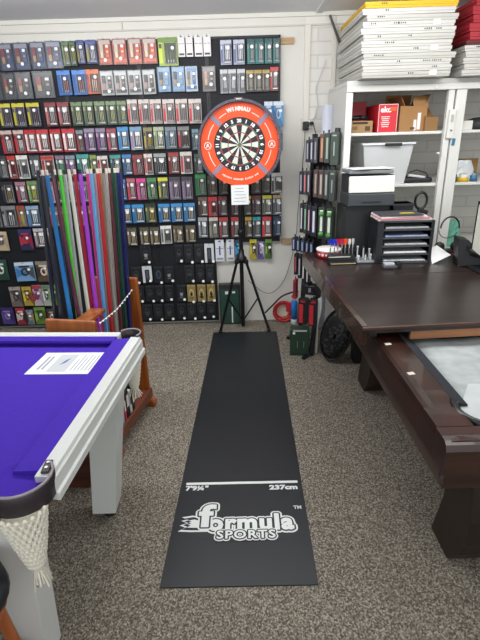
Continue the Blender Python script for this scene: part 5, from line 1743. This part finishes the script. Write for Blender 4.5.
# outlet, plug and cables
p = at(307, 124, WY - .01)
t = thing('wall_outlet', 'white double power outlet on the wall right of the dartboard', 'power outlet', (p.x, WY, p.z))
MB().box((0, -.008, 0), (.10, .014, .085), mat('cfccc4', .4), bev=.004).build('face_plate', t)
MB().box((.02, -.017, .022), (.012, .005, .02), WHITE, bev=.001).build('switch', t)
t2 = thing('power_plug', 'black power adaptor plugged into the white wall outlet', 'plug', (p.x - .01, WY - .017, p.z - .015))
MB().box((-.005, -.025, 0), (.05, .045, .07), BLACK, bev=.008).build('adaptor_body', t2)
MB().box((.045, -.02, .02), (.03, .03, .025), BLACK, bev=.006).build('side_plug', t2)
c1 = [at(305, 132, 4.45), at(304, 150, 4.45), at(301, 180, 4.45), at(298, 210, 4.45), at(296, 236, 4.45), at(291, 260, 4.45), at(284, 280, 4.45), at(275, 291, 4.45), at(266, 293, 4.44), at(256, 287, 4.43), at(248, 280, 4.42)]


def smooth(pts, n=4):
    out = []
    P = [pts[0]] + pts + [pts[-1]]
    for i in range(1, len(P) - 2):
        for k in range(n):
            t = k / n
            a, b, c, d = P[i - 1], P[i], P[i + 1], P[i + 2]
            out.append(.5 * ((2 * b) + (c - a) * t + (2 * a - 5 * b + 4 * c - d) * t * t + (3 * b - a - 3 * c + d) * t ** 3))
    out.append(pts[-1])
    return out


tag(MB().tube(smooth(c1), .0028, mat('4a4a4e', .5), 6).build('power_cable'), 'thin dark cable hanging from the wall plug and looping low towards the tripod', 'cable')
c2 = [at(265, 313, 4.30), at(272, 306, 4.33), at(281, 297, 4.36), at(290, 293, 4.36), at(298, 291.5, 4.3)]
tag(MB().tube(smooth(c2), .009, BLACK, 8).build('black_hose'), 'thick black curved hose low on the wall right of the tripod', 'hose')
c3 = [at(313, 122, 4.40), at(315, 131, 4.38), at(318, 140, 4.30)]
tag(MB().tube(smooth(c3), .004, BLACK, 6).build('plug_lead'), 'short black lead from the outlet to the slanted rack', 'cable')
tag(MB().tube(smooth([at(314, 118, 4.46), at(318, 104, 4.46), at(316, 88, 4.46), at(322, 72, 4.46), at(326, 60, 4.46)]), .004, mat('d4d2ca', .5), 6).build('conduit'), 'thin white cable climbing the wall left of the shelving unit', 'cable')
a, b = at(330, 15, 4.44), at(342, 50, 4.44)
tag(MB().tube([a, b], .010, mat('4c4c4a', .5), 8).build('metal_rod'), 'dark diagonal metal rod on the wall left of the stacked cartons', 'rod')

# red coil and spray bottle
p = at(283.5, 305, 4.40)
t = thing('hose_coil', 'round red and white coiled hose at the foot of the wall', 'hose coil', (p.x, 4.40, 0))
R_ = .105
p.z = .118
g = MB()
for k in range(3):
    g.tube([((R_ * (1 - .22 * k)) * .95 * math.cos(2 * math.pi * q / 28), .012 * k, p.z + (R_ * (1 - .22 * k)) * math.sin(2 * math.pi * q / 28)) for q in range(28)], .011, mat('c82c30', .4) if k < 2 else mat('d8b89c', .5), 8, closed=True)
g.build('coil', t)
g = MB().ring((0, .03, p.z), 0, R_ * .62, 0, .01, mat('dcd0c4', .6), seg=28)
g.build('backing_disc', t)
MB().box((.05, -.01, p.z + .05), (.05, .02, .10), mat('c42830', .45), bev=.006).build('red_label', t)
MB().cyl((R_ * .8, -.01, p.z - .02), (R_ * .8, -.03, p.z - .02), .016, BLACK).build('fitting', t)
p = at(293, 322, 4.18)
zb = 0.0
t = thing('spray_bottle', 'blue and white bottle with red cap on the carpet beside the red coil', 'bottle', (atz(293.5, 322, 0).x + .0, 4.36, 0))
zt = at(292, 296, 4.36).z
MB().lathe([(.03, 0), (.033, .01), (.033, .05), (.032, .052)], (0, 0, 0), mat('d4dce4', .4), 20).build('bottle_base', t)
MB().lathe([(.031, .05), (.031, zt * .8), (.022, zt * .86)], (0, 0, 0), mat('2c7cd0', .4), 20).build('blue_sleeve', t)
MB().lathe([(.022, zt * .86), (.016, zt * .9), (.016, zt * .94)], (0, 0, 0), mat('d8dce0', .4), 20).build('neck', t)
MB().lathe([(.028, zt * .94), (.03, zt * 1.0), (.02, zt * 1.04)], (0, 0, 0), mat('c42c34', .4), 20).build('cap', t)
